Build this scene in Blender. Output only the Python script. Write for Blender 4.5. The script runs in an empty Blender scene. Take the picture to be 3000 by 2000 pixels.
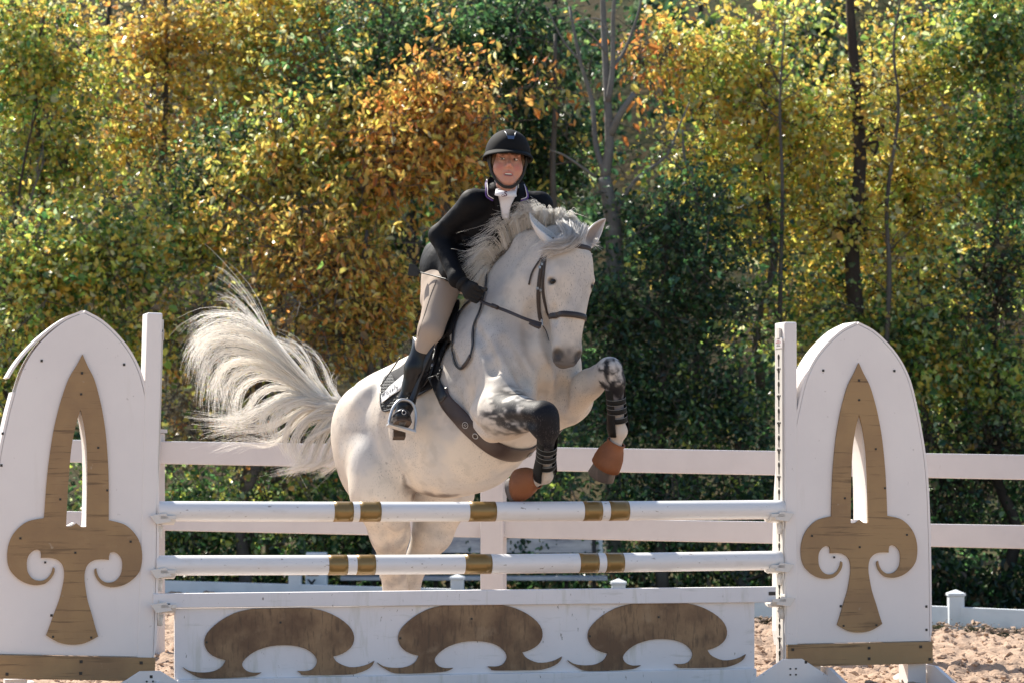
import bpy, bmesh, math, random
import numpy as np
from mathutils import Vector, Matrix
from mathutils.bvhtree import BVHTree
from mathutils.geometry import delaunay_2d_cdt

# ------------------------------------------------------------------ camera, sky, sun, exposure
scene = bpy.context.scene
COL = scene.collection
FPX, CX, HOR, CAMZ = 8400.0, 1500.0, 1370.0, 1.116     # focal length in photo pixels, horizon row, eye height
cam_data = bpy.data.cameras.new('camera')
cam = bpy.data.objects.new('camera', cam_data); COL.objects.link(cam)
cam.location = (0, 0, CAMZ); cam.rotation_euler = (math.radians(90), 0, 0)
cam_data.sensor_width = 36.0; cam_data.lens = 36.0 * FPX / 3000.0
cam_data.shift_y = (HOR - 1000.0) / 3000.0
cam_data.clip_start = 0.1; cam_data.clip_end = 600
cam_data.dof.use_dof = True; cam_data.dof.focus_distance = 14.15; cam_data.dof.aperture_fstop = 5.0
scene.camera = cam

SUN_DIR = Vector((-0.46, 0.54, 0.76)).normalized()
el = math.asin(SUN_DIR.z); az = math.atan2(SUN_DIR.x, SUN_DIR.y)
world = bpy.data.worlds.new('World'); scene.world = world; world.use_nodes = True
wn = world.node_tree.nodes; wl = world.node_tree.links
sky = wn.new('ShaderNodeTexSky'); sky.sky_type = 'NISHITA'; sky.sun_disc = False
sky.sun_elevation = el; sky.sun_rotation = az
wl.new(sky.outputs[0], wn['Background'].inputs[0]); wn['Background'].inputs[1].default_value = 0.10
sun_d = bpy.data.lights.new('sun', 'SUN'); sun_d.energy = 5.0; sun_d.angle = math.radians(0.53); sun_d.color = (1.0, 0.94, 0.84)
sun = bpy.data.objects.new('sun', sun_d); COL.objects.link(sun)
sun.rotation_euler = SUN_DIR.to_track_quat('Z', 'Y').to_euler(); sun.location = (-20, 15, 25)
vs = scene.view_settings
vs.view_transform = 'Standard'; vs.look = 'None'; vs.gamma = 1.0; vs.use_curve_mapping = False
vs.exposure = 0.97
scene.cycles.use_denoising = True
scene.cycles.max_bounces = 8; scene.cycles.diffuse_bounces = 5; scene.cycles.glossy_bounces = 3
scene.cycles.transmission_bounces = 4; scene.cycles.transparent_max_bounces = 4
scene.cycles.sample_clamp_indirect = 8.0

rng = np.random.default_rng(7)
random.seed(7)

# ------------------------------------------------------------------ mapping helpers
def W(px, py, Y):
    return np.array([(px - CX) * Y / FPX, Y, CAMZ + (HOR - py) * Y / FPX])
def proj(p):
    return (CX + FPX * p[0] / p[1], HOR - FPX * (p[2] - CAMZ) / p[1])
def nrm(v):
    v = np.asarray(v, float); return v / np.linalg.norm(v)

# ------------------------------------------------------------------ mesh helpers
def np_mesh(name, verts, faces, smooth=False):
    verts = np.ascontiguousarray(verts, dtype=np.float32); faces = np.ascontiguousarray(faces, dtype=np.int32)
    me = bpy.data.meshes.new(name); n, k = faces.shape
    me.vertices.add(len(verts)); me.vertices.foreach_set('co', verts.ravel())
    me.loops.add(n * k); me.loops.foreach_set('vertex_index', faces.ravel())
    me.polygons.add(n); me.polygons.foreach_set('loop_start', np.arange(0, n * k, k, dtype=np.int32))
    me.polygons.foreach_set('use_smooth', np.full(n, smooth, dtype=bool))
    me.update(); return me
def vcol(me, name, rgb):
    a = me.attributes.new(name, 'FLOAT_COLOR', 'POINT')
    rgb = np.asarray(rgb, np.float32)
    if rgb.shape[1] == 3: rgb = np.hstack([rgb, np.ones((len(rgb), 1), np.float32)])
    a.data.foreach_set('color', np.ascontiguousarray(rgb).ravel())
def link(name, data, mat=None, parent=None):
    o = bpy.data.objects.new(name, data); COL.objects.link(o)
    if mat is not None and data is not None:
        if len(data.materials) == 0: data.materials.append(mat)
    if parent is not None:
        o.parent = parent
        o.matrix_parent_inverse = parent.matrix_basis.inverted() if parent.parent is None else (parent.parent.matrix_basis.inverted() if False else Matrix())
        if parent.parent is not None: o.matrix_parent_inverse = Matrix()
    return o
def tag(o, label=None, cat=None, group=None, kind=None):
    if label: o['label'] = label
    if cat: o['category'] = cat
    if group: o['group'] = group
    if kind: o['kind'] = kind
    return o
def thing(name, label, cat, loc=(0, 0, 0), group=None, kind=None):
    o = bpy.data.objects.new(name, None); COL.objects.link(o)
    o.location = Vector([float(c) for c in loc]); o.empty_display_size = .1
    return tag(o, label, cat, group, kind)
def bevel(o, w=.004, seg=2):
    m = o.modifiers.new('bevel', 'BEVEL'); m.width = w; m.segments = seg; m.limit_method = 'ANGLE'; m.angle_limit = math.radians(40)
    return o

class MB:
    """collects world-space geometry for one mesh"""
    def __init__(s): s.v = []; s.f = []; s.n = 0
    def add(s, verts, faces):
        s.v += [tuple(map(float, p)) for p in verts]; s.f += [tuple(i + s.n for i in f) for f in faces]; s.n = len(s.v); return s
    def box(s, c, ax, h):
        """centre, 3 axis vectors (rows), half sizes"""
        c = np.asarray(c, float); ax = np.asarray(ax, float)
        vs_ = [c + ax[0] * h[0] * i + ax[1] * h[1] * j + ax[2] * h[2] * k for i in (-1, 1) for j in (-1, 1) for k in (-1, 1)]
        return s.add(vs_, [(0, 1, 3, 2), (4, 6, 7, 5), (0, 4, 5, 1), (2, 3, 7, 6), (0, 2, 6, 4), (1, 5, 7, 3)])
    def tube(s, pts, radii, seg=10, cap=True, flat=None):
        """round tube along points; flat=(dirs, factor) squashes along dir"""
        pts = np.asarray(pts, float); n = len(pts)
        radii = np.full(n, radii) if np.isscalar(radii) else np.asarray(radii, float)
        tang = np.gradient(pts, axis=0); tang /= np.linalg.norm(tang, axis=1)[:, None] + 1e-9
        up = np.array([0, 0, 1.]) if abs(tang[0][2]) < .9 else np.array([1., 0, 0])
        a = np.cross(tang[0], up); a /= np.linalg.norm(a); verts = []
        for i in range(n):
            if flat is not None:
                nn = flat[0][i] if np.ndim(flat[0]) == 2 else np.asarray(flat[0])
                b = nn - tang[i] * np.dot(nn, tang[i]); b /= np.linalg.norm(b) + 1e-9; a = np.cross(b, tang[i])
                fb = flat[1]
            else:
                a = a - tang[i] * np.dot(a, tang[i]); a /= np.linalg.norm(a) + 1e-9; b = np.cross(tang[i], a); fb = 1.0
            for k in range(seg):
                t = 2 * math.pi * k / seg
                verts.append(pts[i] + radii[i] * (a * math.cos(t) + b * fb * math.sin(t)))
        faces = [(i * seg + k, i * seg + (k + 1) % seg, (i + 1) * seg + (k + 1) % seg, (i + 1) * seg + k) for i in range(n - 1) for k in range(seg)]
        if cap: faces += [tuple(range(seg - 1, -1, -1)), tuple((n - 1) * seg + k for k in range(seg))]
        return s.add(verts, faces)
    def prism(s, outer, depth_vec, to3, holes=(), back=True):
        """2D outline (+holes) -> solid; to3 maps (a,b) to world, depth_vec is the extrusion"""
        loops = [list(outer)] + [list(h) for h in holes]
        allp = [p for l in loops for p in l]; edges = []; base = 0
        for l in loops:
            edges += [(base + i, base + (i + 1) % len(l)) for i in range(len(l))]; base += len(l)
        r = delaunay_2d_cdt([Vector(p) for p in allp], edges, [], 0, 1e-7)
        pv = r[0]; tri = r[2]
        def inside(p, poly):
            c = False; x, y = p
            for i in range(len(poly)):
                x1, y1 = poly[i]; x2, y2 = poly[i - 1]
                if (y1 > y) != (y2 > y) and x < (x2 - x1) * (y - y1) / (y2 - y1 + 1e-15) + x1: c = not c
            return c
        keep = []
        for t in tri:
            c = sum((pv[i] for i in t), Vector((0, 0))) / 3
            if inside(c, loops[0]) and not any(inside(c, h) for h in loops[1:]): keep.append(tuple(t))
        d = np.asarray(depth_vec, float); n = len(pv)
        A = [np.asarray(to3(*p), float) for p in pv]; vs_ = A + [p + d for p in A]
        fs = list(keep)
        if back: fs += [tuple(i + n for i in reversed(t)) for t in keep]
        # rim: boundary edges
        cnt = {}
        for t in keep:
            for i in range(3):
                e = (t[i], t[(i + 1) % 3]); k = tuple(sorted(e)); cnt.setdefault(k, []).append(e)
        for k, es in cnt.items():
            if len(es) == 1:
                a, b = es[0]; fs.append((b, a, a + n, b + n))
        return s.add(vs_, fs)
    def mesh(s, name, smooth=False):
        me = bpy.data.meshes.new(name); me.from_pydata(s.v, [], s.f); me.update()
        bm = bmesh.new(); bm.from_mesh(me); bmesh.ops.recalc_face_normals(bm, faces=bm.faces); bm.to_mesh(me); bm.free()
        if smooth: me.polygons.foreach_set('use_smooth', [True] * len(me.polygons))
        me.update()
        return me
    def build(s, name, mat, parent=None, smooth=False):
        return link(name, s.mesh(name, smooth), mat, parent)

def text_mesh(name, curve, mat, parent, loc):
    tmp = bpy.data.objects.new('tmp', curve); COL.objects.link(tmp); bpy.context.view_layer.update()
    me = bpy.data.meshes.new_from_object(tmp.evaluated_get(bpy.context.evaluated_depsgraph_get())); bpy.data.objects.remove(tmp)
    me.transform(Matrix.Translation(Vector([float(c) for c in loc])) @ Matrix.Rotation(math.radians(90), 4, 'X')); me.materials.clear()
    return link(name, me, mat, parent)
# ------------------------------------------------------------------ numpy noise
_tab = rng.random((64, 64, 64)).astype(np.float32)
def vnoise(P, scale):
    q = np.asarray(P, np.float64) * scale; i = np.floor(q).astype(int); f = q - i; f = f * f * (3 - 2 * f); i &= 63; j = (i + 1) & 63
    x0, y0, z0 = i.T; x1, y1, z1 = j.T; fx, fy, fz = f.T
    def g(a, b, c): return _tab[a, b, c]
    return ((g(x0, y0, z0) * (1 - fx) + g(x1, y0, z0) * fx) * (1 - fy) + (g(x0, y1, z0) * (1 - fx) + g(x1, y1, z0) * fx) * fy) * (1 - fz) + \
           ((g(x0, y0, z1) * (1 - fx) + g(x1, y0, z1) * fx) * (1 - fy) + (g(x0, y1, z1) * (1 - fx) + g(x1, y1, z1) * fx) * fy) * fz
def fbm(P, scale, octv=4):
    r = 0; a = .5
    for o in range(octv): r = r + a * vnoise(np.asarray(P) + o * 7.3, scale * 2 ** o); a *= .5
    return r

# ------------------------------------------------------------------ materials
def pmat(name, base, rough=.5, spec=.5, layers=(), bump=None, attr=None, sheen=0, coat=0, metallic=0, sss=0, transl=0, coords='Object'):
    """layers: (noise scale (x,y,z), colour, lo, hi, strength, detail)"""
    m = bpy.data.materials.new(name); m.use_nodes = True; nt = m.node_tree; N = nt.nodes; L = nt.links
    b = N['Principled BSDF']; out = N['Material Output']
    b.inputs['Roughness'].default_value = rough; b.inputs['Specular IOR Level'].default_value = spec
    b.inputs['Metallic'].default_value = metallic; b.inputs['Coat Weight'].default_value = coat
    if sheen: b.inputs['Sheen Weight'].default_value = sheen
    if sss:
        b.inputs['Subsurface Weight'].default_value = sss; b.inputs['Subsurface Radius'].default_value = (.012, .005, .003); b.inputs['Subsurface Scale'].default_value = 1
    tc = N.new('ShaderNodeTexCoord')
    if attr:
        a = N.new('ShaderNodeAttribute'); a.attribute_name = attr; cur = a.outputs['Color']
    else:
        rgb = N.new('ShaderNodeRGB'); rgb.outputs[0].default_value = (*base, 1); cur = rgb.outputs[0]
    for i, ly in enumerate(layers):
        sc, colr, lo, hi, st = ly[:5]; det = ly[5] if len(ly) > 5 else 6
        mp = N.new('ShaderNodeMapping'); mp.inputs['Scale'].default_value = sc; mp.inputs['Location'].default_value = (3.1 * i + 1, 1.7 * i, 5.3 * i)
        L.new(tc.outputs[coords], mp.inputs[0])
        nz = N.new('ShaderNodeTexNoise'); nz.inputs['Scale'].default_value = 1; nz.inputs['Detail'].default_value = det; nz.inputs['Roughness'].default_value = .6
        L.new(mp.outputs[0], nz.inputs['Vector'])
        mr = N.new('ShaderNodeMapRange'); mr.inputs[1].default_value = lo; mr.inputs[2].default_value = hi; mr.inputs[4].default_value = st
        L.new(nz.outputs['Fac'], mr.inputs[0])
        mx = N.new('ShaderNodeMix'); mx.data_type = 'RGBA'; L.new(mr.outputs[0], mx.inputs['Factor'])
        L.new(cur, mx.inputs['A']); mx.inputs['B'].default_value = (*colr, 1); cur = mx.outputs['Result']
    L.new(cur, b.inputs['Base Color'])
    if bump:
        nz = N.new('ShaderNodeTexNoise'); mp = N.new('ShaderNodeMapping'); sc = bump[0]
        mp.inputs['Scale'].default_value = sc if not np.isscalar(sc) else (sc, sc, sc); nz.inputs['Scale'].default_value = 1; nz.inputs['Detail'].default_value = 5
        L.new(tc.outputs[coords], mp.inputs[0]); L.new(mp.outputs[0], nz.inputs['Vector'])
        bp = N.new('ShaderNodeBump'); bp.inputs['Strength'].default_value = bump[1]; bp.inputs['Distance'].default_value = bump[2] if len(bump) > 2 else .01
        L.new(nz.outputs['Fac'], bp.inputs['Height']); L.new(bp.outputs[0], b.inputs['Normal'])
    if transl:
        tr = N.new('ShaderNodeBsdfTranslucent'); ms = N.new('ShaderNodeMixShader'); ms.inputs[0].default_value = transl
        L.new(cur, tr.inputs[0]); L.new(b.outputs[0], ms.inputs[1]); L.new(tr.outputs[0], ms.inputs[2]); L.new(ms.outputs[0], out.inputs[0])
    return m

M = {}
M['white'] = pmat('white_paint', (.84, .80, .77), .45, .4, [((9, 9, 1.6), (.56, .50, .42), .62, .85, .4), ((38, 38, 38), (.33, .29, .25), .68, .73, .6), ((2.5, 2.5, 2.5), (.76, .72, .70), .4, .7, .6)], bump=((60, 60, 8), .12, .004))
M['white_gate'] = pmat('white_paint_weathered', (.82, .80, .80), .5, .35, [((14, 14, 2.2), (.46, .46, .35), .57, .74, .6), ((3, 3, 3), (.72, .70, .70), .4, .7, .6), ((50, 50, 22), (.16, .14, .11), .665, .71, .8), ((6, 6, 40), (.55, .54, .50), .60, .72, .5)], bump=((50, 50, 10), .15, .004))
M['white_pole'] = pmat('white_pole_paint', (.80, .79, .78), .28, .5, [((4, 30, 30), (.62, .58, .53), .55, .8, .5), ((22, 60, 60), (.20, .15, .11), .66, .70, .8)], bump=(30, .05, .003))
M['gold'] = pmat('gold_brown_paint', (.37, .24, .115), .55, .35, [((3, 3, 3), (.27, .17, .09), .4, .65, .8), ((3, 3, 60), (.12, .075, .04), .56, .70, .85), ((20, 20, 20), (.46, .37, .27), .68, .76, .7), ((5, 5, 5), (.40, .27, .14), .55, .75, .6)], bump=((4, 4, 90), .25, .003))
M['gold_gate'] = pmat('gold_brown_gate', (.30, .19, .10), .5, .4, [((5, 5, 5), (.15, .085, .045), .38, .60, 1.0), ((70, 12, 12), (.10, .062, .035), .52, .66, .8), ((9, 9, 9), (.36, .25, .15), .58, .74, .6), ((24, 24, 24), (.36, .27, .18), .68, .8, .5)], bump=((30, 30, 30), .15, .003))
M['gold_band'] = pmat('gold_band', (.27, .17, .055), .30, .6, [((30, 30, 30), (.16, .10, .04), .6, .8, .6)], metallic=.35)
M['wood_edge'] = pmat('plywood_edge', (.20, .13, .08), .8, .2)
M['dark'] = pmat('dark_gap', (.02, .017, .014), .9, .1)
M['screw'] = pmat('screw_metal', (.05, .045, .04), .5, .5, metallic=.5)
M['vinyl'] = pmat('vinyl_white', (.67, .63, .62), .4, .4, [((6, 6, 6), (.61, .57, .565), .4, .7, .7), ((40, 40, 12), (.42, .36, .32), .68, .78, .6)], bump=((20, 20, 60), .05, .003))
M['vinyl_blue'] = pmat('vinyl_low_rail', (.72, .76, .78), .4, .4, [((5, 5, 10), (.6, .64, .66), .45, .7, .7)])
M['cup'] = pmat('jump_cup_plastic', (.72, .69, .64), .35, .5, [((40, 40, 40), (.4, .33, .27), .64, .76, .7)])
M['track'] = pmat('track_plastic', (.66, .63, .58), .45, .4, [((8, 8, 3), (.5, .46, .41), .5, .75, .7)])
# ------------------------------------------------------------------ ground
M['dirt'] = pmat('arena_dirt', (.42, .305, .225), .95, .05, [((.8, .8, .8), (.34, .245, .18), .4, .65, .8), ((14, 14, 14), (.25, .16, .11), .52, .72, .7), ((60, 60, 60), (.50, .36, .26), .55, .75, .6)], bump=(70, .6, .012))
M['turf'] = pmat('rough_grass', (.055, .06, .022), .9, .1, [((1.2, 1.2, 1.2), (.09, .06, .03), .4, .65, .9), ((20, 20, 20), (.04, .05, .02), .5, .7, .7)], bump=(30, .6, .03))
M['litter'] = pmat('leaf_litter', (.07, .055, .03), .95, .1, [((.7, .7, .7), (.04, .05, .02), .4, .6, .9), ((5, 5, 5), (.14, .08, .03), .5, .7, .7)], bump=(8, .7, .1))

def rail_y(px):            # low arena rail: farther at the left
    return 25.6 + (px - 470) * (20.6 - 25.6) / (2860 - 470)
def grid_sheet(name, x0, x1, y0, y1, step, zfun, mat, kind='structure'):
    nx = int((x1 - x0) / step) + 1; ny = int((y1 - y0) / step) + 1
    X, Y = np.meshgrid(np.linspace(x0, x1, nx), np.linspace(y0, y1, ny), indexing='ij')
    P = np.stack([X.ravel(), Y.ravel(), np.zeros(X.size)], 1); P[:, 2] = zfun(P)
    i = np.arange(nx * ny).reshape(nx, ny)
    F = np.stack([i[:-1, :-1], i[1:, :-1], i[1:, 1:], i[:-1, 1:]], -1).reshape(-1, 4)
    o = link(name, np_mesh(name, P, F, True), mat); tag(o, kind=kind); return o
def arena_z(P):
    a = fbm(P, 2.2, 2) - .4; b = fbm(P, 9, 4); c = np.abs(fbm(P + 31, 16, 3) - .45)
    d = np.abs(fbm(P * np.array([1, .8, 1]) + 11, 5.5, 2) - .38); return .05 * a + 0.095 * (b - .45) + .10 * np.clip(c - .04, 0, .2) - .05 * np.clip(.06 - d, 0, .06) / .06 * .5 - .012
# wide sheet to the horizon, dipping behind the arena rail
def far_z(P):
    return np.where(P[:, 1] > 26.4, -.28, -.06) + .03 * (fbm(P, .5, 2) - .5)
o = grid_sheet('ground', -120, 120, -60, 180, 3.0, lambda P: np.full(len(P), -.30), M['turf'])
tag(o, 'rough grass ground around the riding arena', None, kind='structure')
# arena surface, finer where it shows
o = grid_sheet('arena_surface', -14, 14, -6, 12.6, .25, lambda P: .02 * (fbm(P, 3, 3) - .5) - .02, M['dirt'])
tag(o, 'raked brown sand in front of the jump')
def arena_sheet(x0, x1, step, nm):
    nx = int((x1 - x0) / step) + 1; ny = int(13.6 / step * .8) + 1
    X, T = np.meshgrid(np.linspace(x0, x1, nx), np.linspace(0, 1, ny), indexing='ij')
    yend = np.clip(22.6 - (X) * .98, 19.2, 26.2)          # stops under the low rail
    Yv = 12.4 + T * (yend - 12.4)
    P = np.stack([X.ravel(), Yv.ravel(), np.zeros(X.size)], 1); P[:, 2] = arena_z(P)
    i = np.arange(nx * ny).reshape(nx, ny)
    F = np.stack([i[:-1, :-1], i[1:, :-1], i[1:, 1:], i[:-1, 1:]], -1).reshape(-1, 4)
    o = link(nm, np_mesh(nm, P, F, True), M['dirt']); tag(o, 'clumpy brown sand footing under the jump', kind='structure')
arena_sheet(-4.6, 5.2, .022, 'arena_footing')
arena_sheet(-14, -4.6, .25, 'arena_footing'); arena_sheet(5.2, 14, .25, 'arena_footing')
# loose clods of sand
def clods():
    ico = bmesh.new(); bmesh.ops.create_icosphere(ico, subdivisions=1, radius=1)
    bv = np.array([v.co[:] for v in ico.verts]); bf = np.array([[v.index for v in f.verts] for f in ico.faces]); ico.free()
    n = 17000; Yc = 13.2 + rng.random(n) * 8.5; Xc = np.where(rng.random(n) < .72, .19 * Yc * (.35 + .75 * rng.random(n)), -.19 * Yc * (.6 + .4 * rng.random(n)))
    s = .0035 + .024 * rng.random(n) ** 5
    C = np.stack([Xc, Yc, np.zeros(n)], 1); C[:, 2] = arena_z(C) + s * .15
    an = rng.random(n) * 6.283; ca, sa = np.cos(an), np.sin(an); sx_, sy_, sz_ = .7 + .9 * rng.random(n), .5 + .5 * rng.random(n), .35 + .45 * rng.random(n)
    V = bv[None] * s[:, None, None] * (.45 + 1.0 * rng.random((n, len(bv), 1))); x = V[..., 0] * sx_[:, None]; y = V[..., 1] * sy_[:, None]; z = V[..., 2] * sz_[:, None]
    V = np.stack([x * ca[:, None] - y * sa[:, None], x * sa[:, None] + y * ca[:, None], z + .35 * x * (rng.random(n) - .5)[:, None]], -1) + C[:, None]
    F = bf[None] + (np.arange(n) * len(bv))[:, None, None]
    o = link('sand_clods', np_mesh('sand_clods', V.reshape(-1, 3), F.reshape(-1, 3), False), M['dirt'])
    tag(o, 'loose clods of brown sand scattered over the arena', 'sand', kind='stuff')
clods()
# wooded bank behind everything
def bank_z(P):
    t = np.clip((P[:, 1] - 48) / 26, 0, 1); return -.32 + 15 * t * t * (3 - 2 * t) + 1.2 * (fbm(P, .25, 3) - .5) * np.clip(t * 4, 0, 1)
o = grid_sheet('wooded_bank', -70, 70, 46, 80, 1.0, bank_z, M['litter']); tag(o, 'shaded wooded bank behind the trees')

# ------------------------------------------------------------------ low arena rail
rail_px = [-300, 390, 865, 1340, 1812, 2304, 2800, 3300]
def low_pt(px): return np.array([(px - CX) * rail_y(px) / FPX, rail_y(px)])
low = thing('arena_kerb_rail', 'low pale blue-white kerb rail with short capped posts along the arena edge', 'rail', (*low_pt(1340), 0))
for a, b in zip(rail_px[:-1], rail_px[1:]):
    A, B = low_pt(a), low_pt(b); d = (B - A) / np.linalg.norm(B - A); n = np.array([-d[1], d[0]])
    A2 = A + d * .055; B2 = B - d * .055; c = (A2 + B2) / 2; hl = np.linalg.norm(B2 - A2) / 2
    bevel(MB().box((*c, .045), [(*d, 0), (*n, 0), (0, 0, 1)], (hl, .02, .07)).build('board', M['vinyl_blue'], low), .004)
for p in rail_px:
    A = low_pt(p); Yp = rail_y(p); s = .055 if p not in (2800,) else .055
    a = MB().box((*A, .07), np.eye(3), (s, s, .125)).build('post', M['vinyl_blue'], low); bevel(a, .006)
    cap = MB(); h = s + .008; z = .195
    cap.add([(A[0] - h, A[1] - h, z), (A[0] + h, A[1] - h, z), (A[0] + h, A[1] + h, z), (A[0] - h, A[1] + h, z), (A[0] - h, A[1] - h, z + .018), (A[0] + h, A[1] - h, z + .018), (A[0] + h, A[1] + h, z + .018), (A[0] - h, A[1] + h, z + .018), (A[0], A[1], z + .045)],
            [(0, 1, 2, 3), (0, 1, 5, 4), (1, 2, 6, 5), (2, 3, 7, 6), (3, 0, 4, 7), (4, 5, 8), (5, 6, 8), (6, 7, 8), (7, 4, 8)])
    cap.build('cap', M['vinyl_blue'], low)
# letter marker X just behind the rail
Yx = rail_y(925) + .55; sc = Yx / FPX
c = W(928, 1690, Yx); ws = 33 * sc
sg = thing('arena_letter_marker', 'small white block marker with a black letter X behind the kerb rail', 'marker', (c[0], Yx, -.1))
b = MB(); z0, z1 = -.12, W(0, 1616, Yx)[2]
b.add([(c[0] - ws, Yx - .07, z0), (c[0] + ws, Yx - .07, z0), (c[0] + ws, Yx + .07, z0), (c[0] - ws, Yx + .07, z0), (c[0] - ws * .93, Yx - .055, z1), (c[0] + ws * .93, Yx - .055, z1), (c[0] + ws * .93, Yx + .055, z1), (c[0] - ws * .93, Yx + .055, z1)],
      [(0, 1, 2, 3), (4, 5, 6, 7), (0, 1, 5, 4), (1, 2, 6, 5), (2, 3, 7, 6), (3, 0, 4, 7)])
bevel(b.build('block', M['vinyl_blue'], sg), .01)
M['black_paint'] = pmat('black_print', (.015, .015, .017), .5, .3)
fc = bpy.data.curves.new('letter', 'FONT'); fc.body = 'X'; fc.align_x = 'CENTER'; fc.size = .105; fc.extrude = .002; fc.offset = .003
text_mesh('letter', fc, M['black_paint'], sg, W(913, 1720, Yx - .085))
q = W(916, 1683, Yx - .075); MB().box(q, np.eye(3), (.052, .002, .006)).build('mark', M['black_paint'], sg)

# ------------------------------------------------------------------ bench behind the rail
M['alu'] = pmat('weathered_aluminium', (.42, .45, .50), .38, .5, [((2, 8, 14), (.16, .18, .23), .45, .7, .85), ((9, 9, 30), (.6, .62, .65), .55, .8, .5)], metallic=.55)
M['bench_leg'] = pmat('dark_steel', (.035, .035, .038), .5, .4)
Yb = 25.9; zb = -.27
bench = thing('spectator_bench', 'long grey metal bench with backrest behind the kerb rail', 'bench', (W(1430, 0, Yb)[0], Yb, zb))
xl, xr = W(1095, 0, Yb)[0], W(1762, 0, Yb)[0]
def bbox_(name, x0, x1, y0, y1, z0, z1, mat): return bevel(MB().box(((x0 + x1) / 2, (y0 + y1) / 2, (z0 + z1) / 2), np.eye(3), ((x1 - x0) / 2, (y1 - y0) / 2, (z1 - z0) / 2)).build(name, mat, bench), .005)
zt, zl = W(0, 1568, Yb)[2], W(0, 1614, Yb)[2]
bbox_('backrest', xl, xr, Yb + .18, Yb + .22, zl - .02, zt, M['alu'])
for x in (xl, xr): bbox_('end_cap', x - .02, x + .02, Yb + .165, Yb + .235, zl - .03, zt + .012, M['vinyl_blue'])
zs = W(0, 1688, Yb)[2]
bbox_('seat', W(1000, 0, Yb)[0], xr + .05, Yb - .16, Yb + .12, zs - .03, zs + .01, M['alu'])
for p in (1035, 1095, 1275, 1312, 1420, 1660, 1742):
    x = W(p, 0, Yb)[0]; bbox_('leg', x - .018, x + .018, Yb + .10, Yb + .14, zb, zs - .031, M['bench_leg'])
for p in (1095, 1420, 1742):
    x = W(p, 0, Yb)[0]; bbox_('back_upright', x - .018, x + .018, Yb + .141, Yb + .179, zb, zt - .03, M['bench_leg'])

# ------------------------------------------------------------------ two-rail fence
def fy(px): return 17.3 - (px - 470) * .00030        # a touch nearer at the right
fpost = [-560, 443, 1446, 2449, 3450]
fence = thing('white_rail_fence', 'white two-rail paddock fence with square posts behind the jump', 'fence', (*W(1446, 0, fy(1446))[:2], 0))
def lerp(px, a, b): return a + (px - 470) * (b - a) / (3000 - 470)
for a, b in zip(fpost[:-1], fpost[1:]):
    for (tl, tr, bl, br) in ((1291, 1331, 1358, 1404), (1500, 1537, 1553, 1606)):
        A, B = W(a, 0, fy(a))[:2], W(b, 0, fy(b))[:2]; d = (B - A) / np.linalg.norm(B - A); n = np.array([-d[1], d[0]])
        A2 = A + d * .05; B2 = B - d * .05
        za = (W(a, lerp(a, tl, tr), fy(a))[2], W(a, lerp(a, bl, br), fy(a))[2]); zc = (W(b, lerp(b, tl, tr), fy(b))[2], W(b, lerp(b, bl, br), fy(b))[2])
        V = []
        for P2, zz in ((A2, za), (B2, zc)):
            for sgn in (-.02, .02):
                for z in (zz[1], zz[0]): V.append((*(P2 + n * sgn), z))
        o = MB().add(V, [(0, 1, 3, 2), (4, 6, 7, 5), (0, 4, 5, 1), (2, 3, 7, 6), (0, 2, 6, 4), (1, 5, 7, 3)]).build('rail', M['vinyl'], fence); bevel(o, .006)
for p in fpost:
    Yp = fy(p); A = W(p, 0, Yp)[:2]; zt = W(p, lerp(p, 1268, 1308), Yp)[2]
    o = MB().box((*A, (zt - .1) / 2), np.array([[.985, -.17, 0], [.17, .985, 0], [0, 0, 1]]), (.068, .068, (zt + .1) / 2)).build('post', M['vinyl'], fence); bevel(o, .008)
    MB().box((*A, zt + .012), np.array([[.985, -.17, 0], [.17, .985, 0], [0, 0, 1]]), (.078, .078, .011)).build('cap', M['vinyl'], fence)
# ------------------------------------------------------------------ the jump: local frame u along the poles, v backwards
PL = W(235, 0, 13.6)[:2]; PR = W(2513, 0, 14.65)[:2]
ju_ = (PR - PL) / np.linalg.norm(PR - PL); jv_ = np.array([-ju_[1], ju_[0]])
U3 = np.array([*ju_, 0]); V3 = np.array([*jv_, 0]); Z3 = np.array([0, 0, 1.]); JAX = np.array([U3, V3, Z3])
def J(u, v, z): return np.array([PL[0] + ju_[0] * u + jv_[0] * v, PL[1] + ju_[1] * u + jv_[1] * v, z])
def jp(px, py, v=0):
    """photo point lying on the jump's plane v -> (u, z)"""
    k = (px - CX) / FPX; o = PL + jv_ * v
    u = (k * o[1] - o[0]) / (ju_[0] - k * ju_[1]); Y = o[1] + u * ju_[1]
    return u, CAMZ + (HOR - py) * Y / FPX
def smooth_loop(pts, keep_ang=50, n=3):
    """subdivide a closed outline with Catmull-Rom except at sharp corners"""
    pts = [np.array(p, float) for p in pts]; m = len(pts); out = []
    def sharp(i):
        a = pts[i] - pts[i - 1]; b = pts[(i + 1) % m] - pts[i]
        c = np.dot(a, b) / (np.linalg.norm(a) * np.linalg.norm(b) + 1e-12); return math.degrees(math.acos(max(-1, min(1, c)))) > keep_ang
    S = [sharp(i) for i in range(m)]
    for i in range(m):
        p1, p2 = pts[i], pts[(i + 1) % m]; p0 = p1 - (p2 - p1) if S[i] else pts[i - 1]; p3 = p2 + (p2 - p1) if S[(i + 1) % m] else pts[(i + 2) % m]
        for k in range(n):
            t = k / n
            out.append(tuple(.5 * ((2 * p1) + (-p0 + p2) * t + (2 * p0 - 5 * p1 + 4 * p2 - p3) * t * t + (-p0 + 3 * p1 - 3 * p2 + p3) * t ** 3)))
    return out
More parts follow.
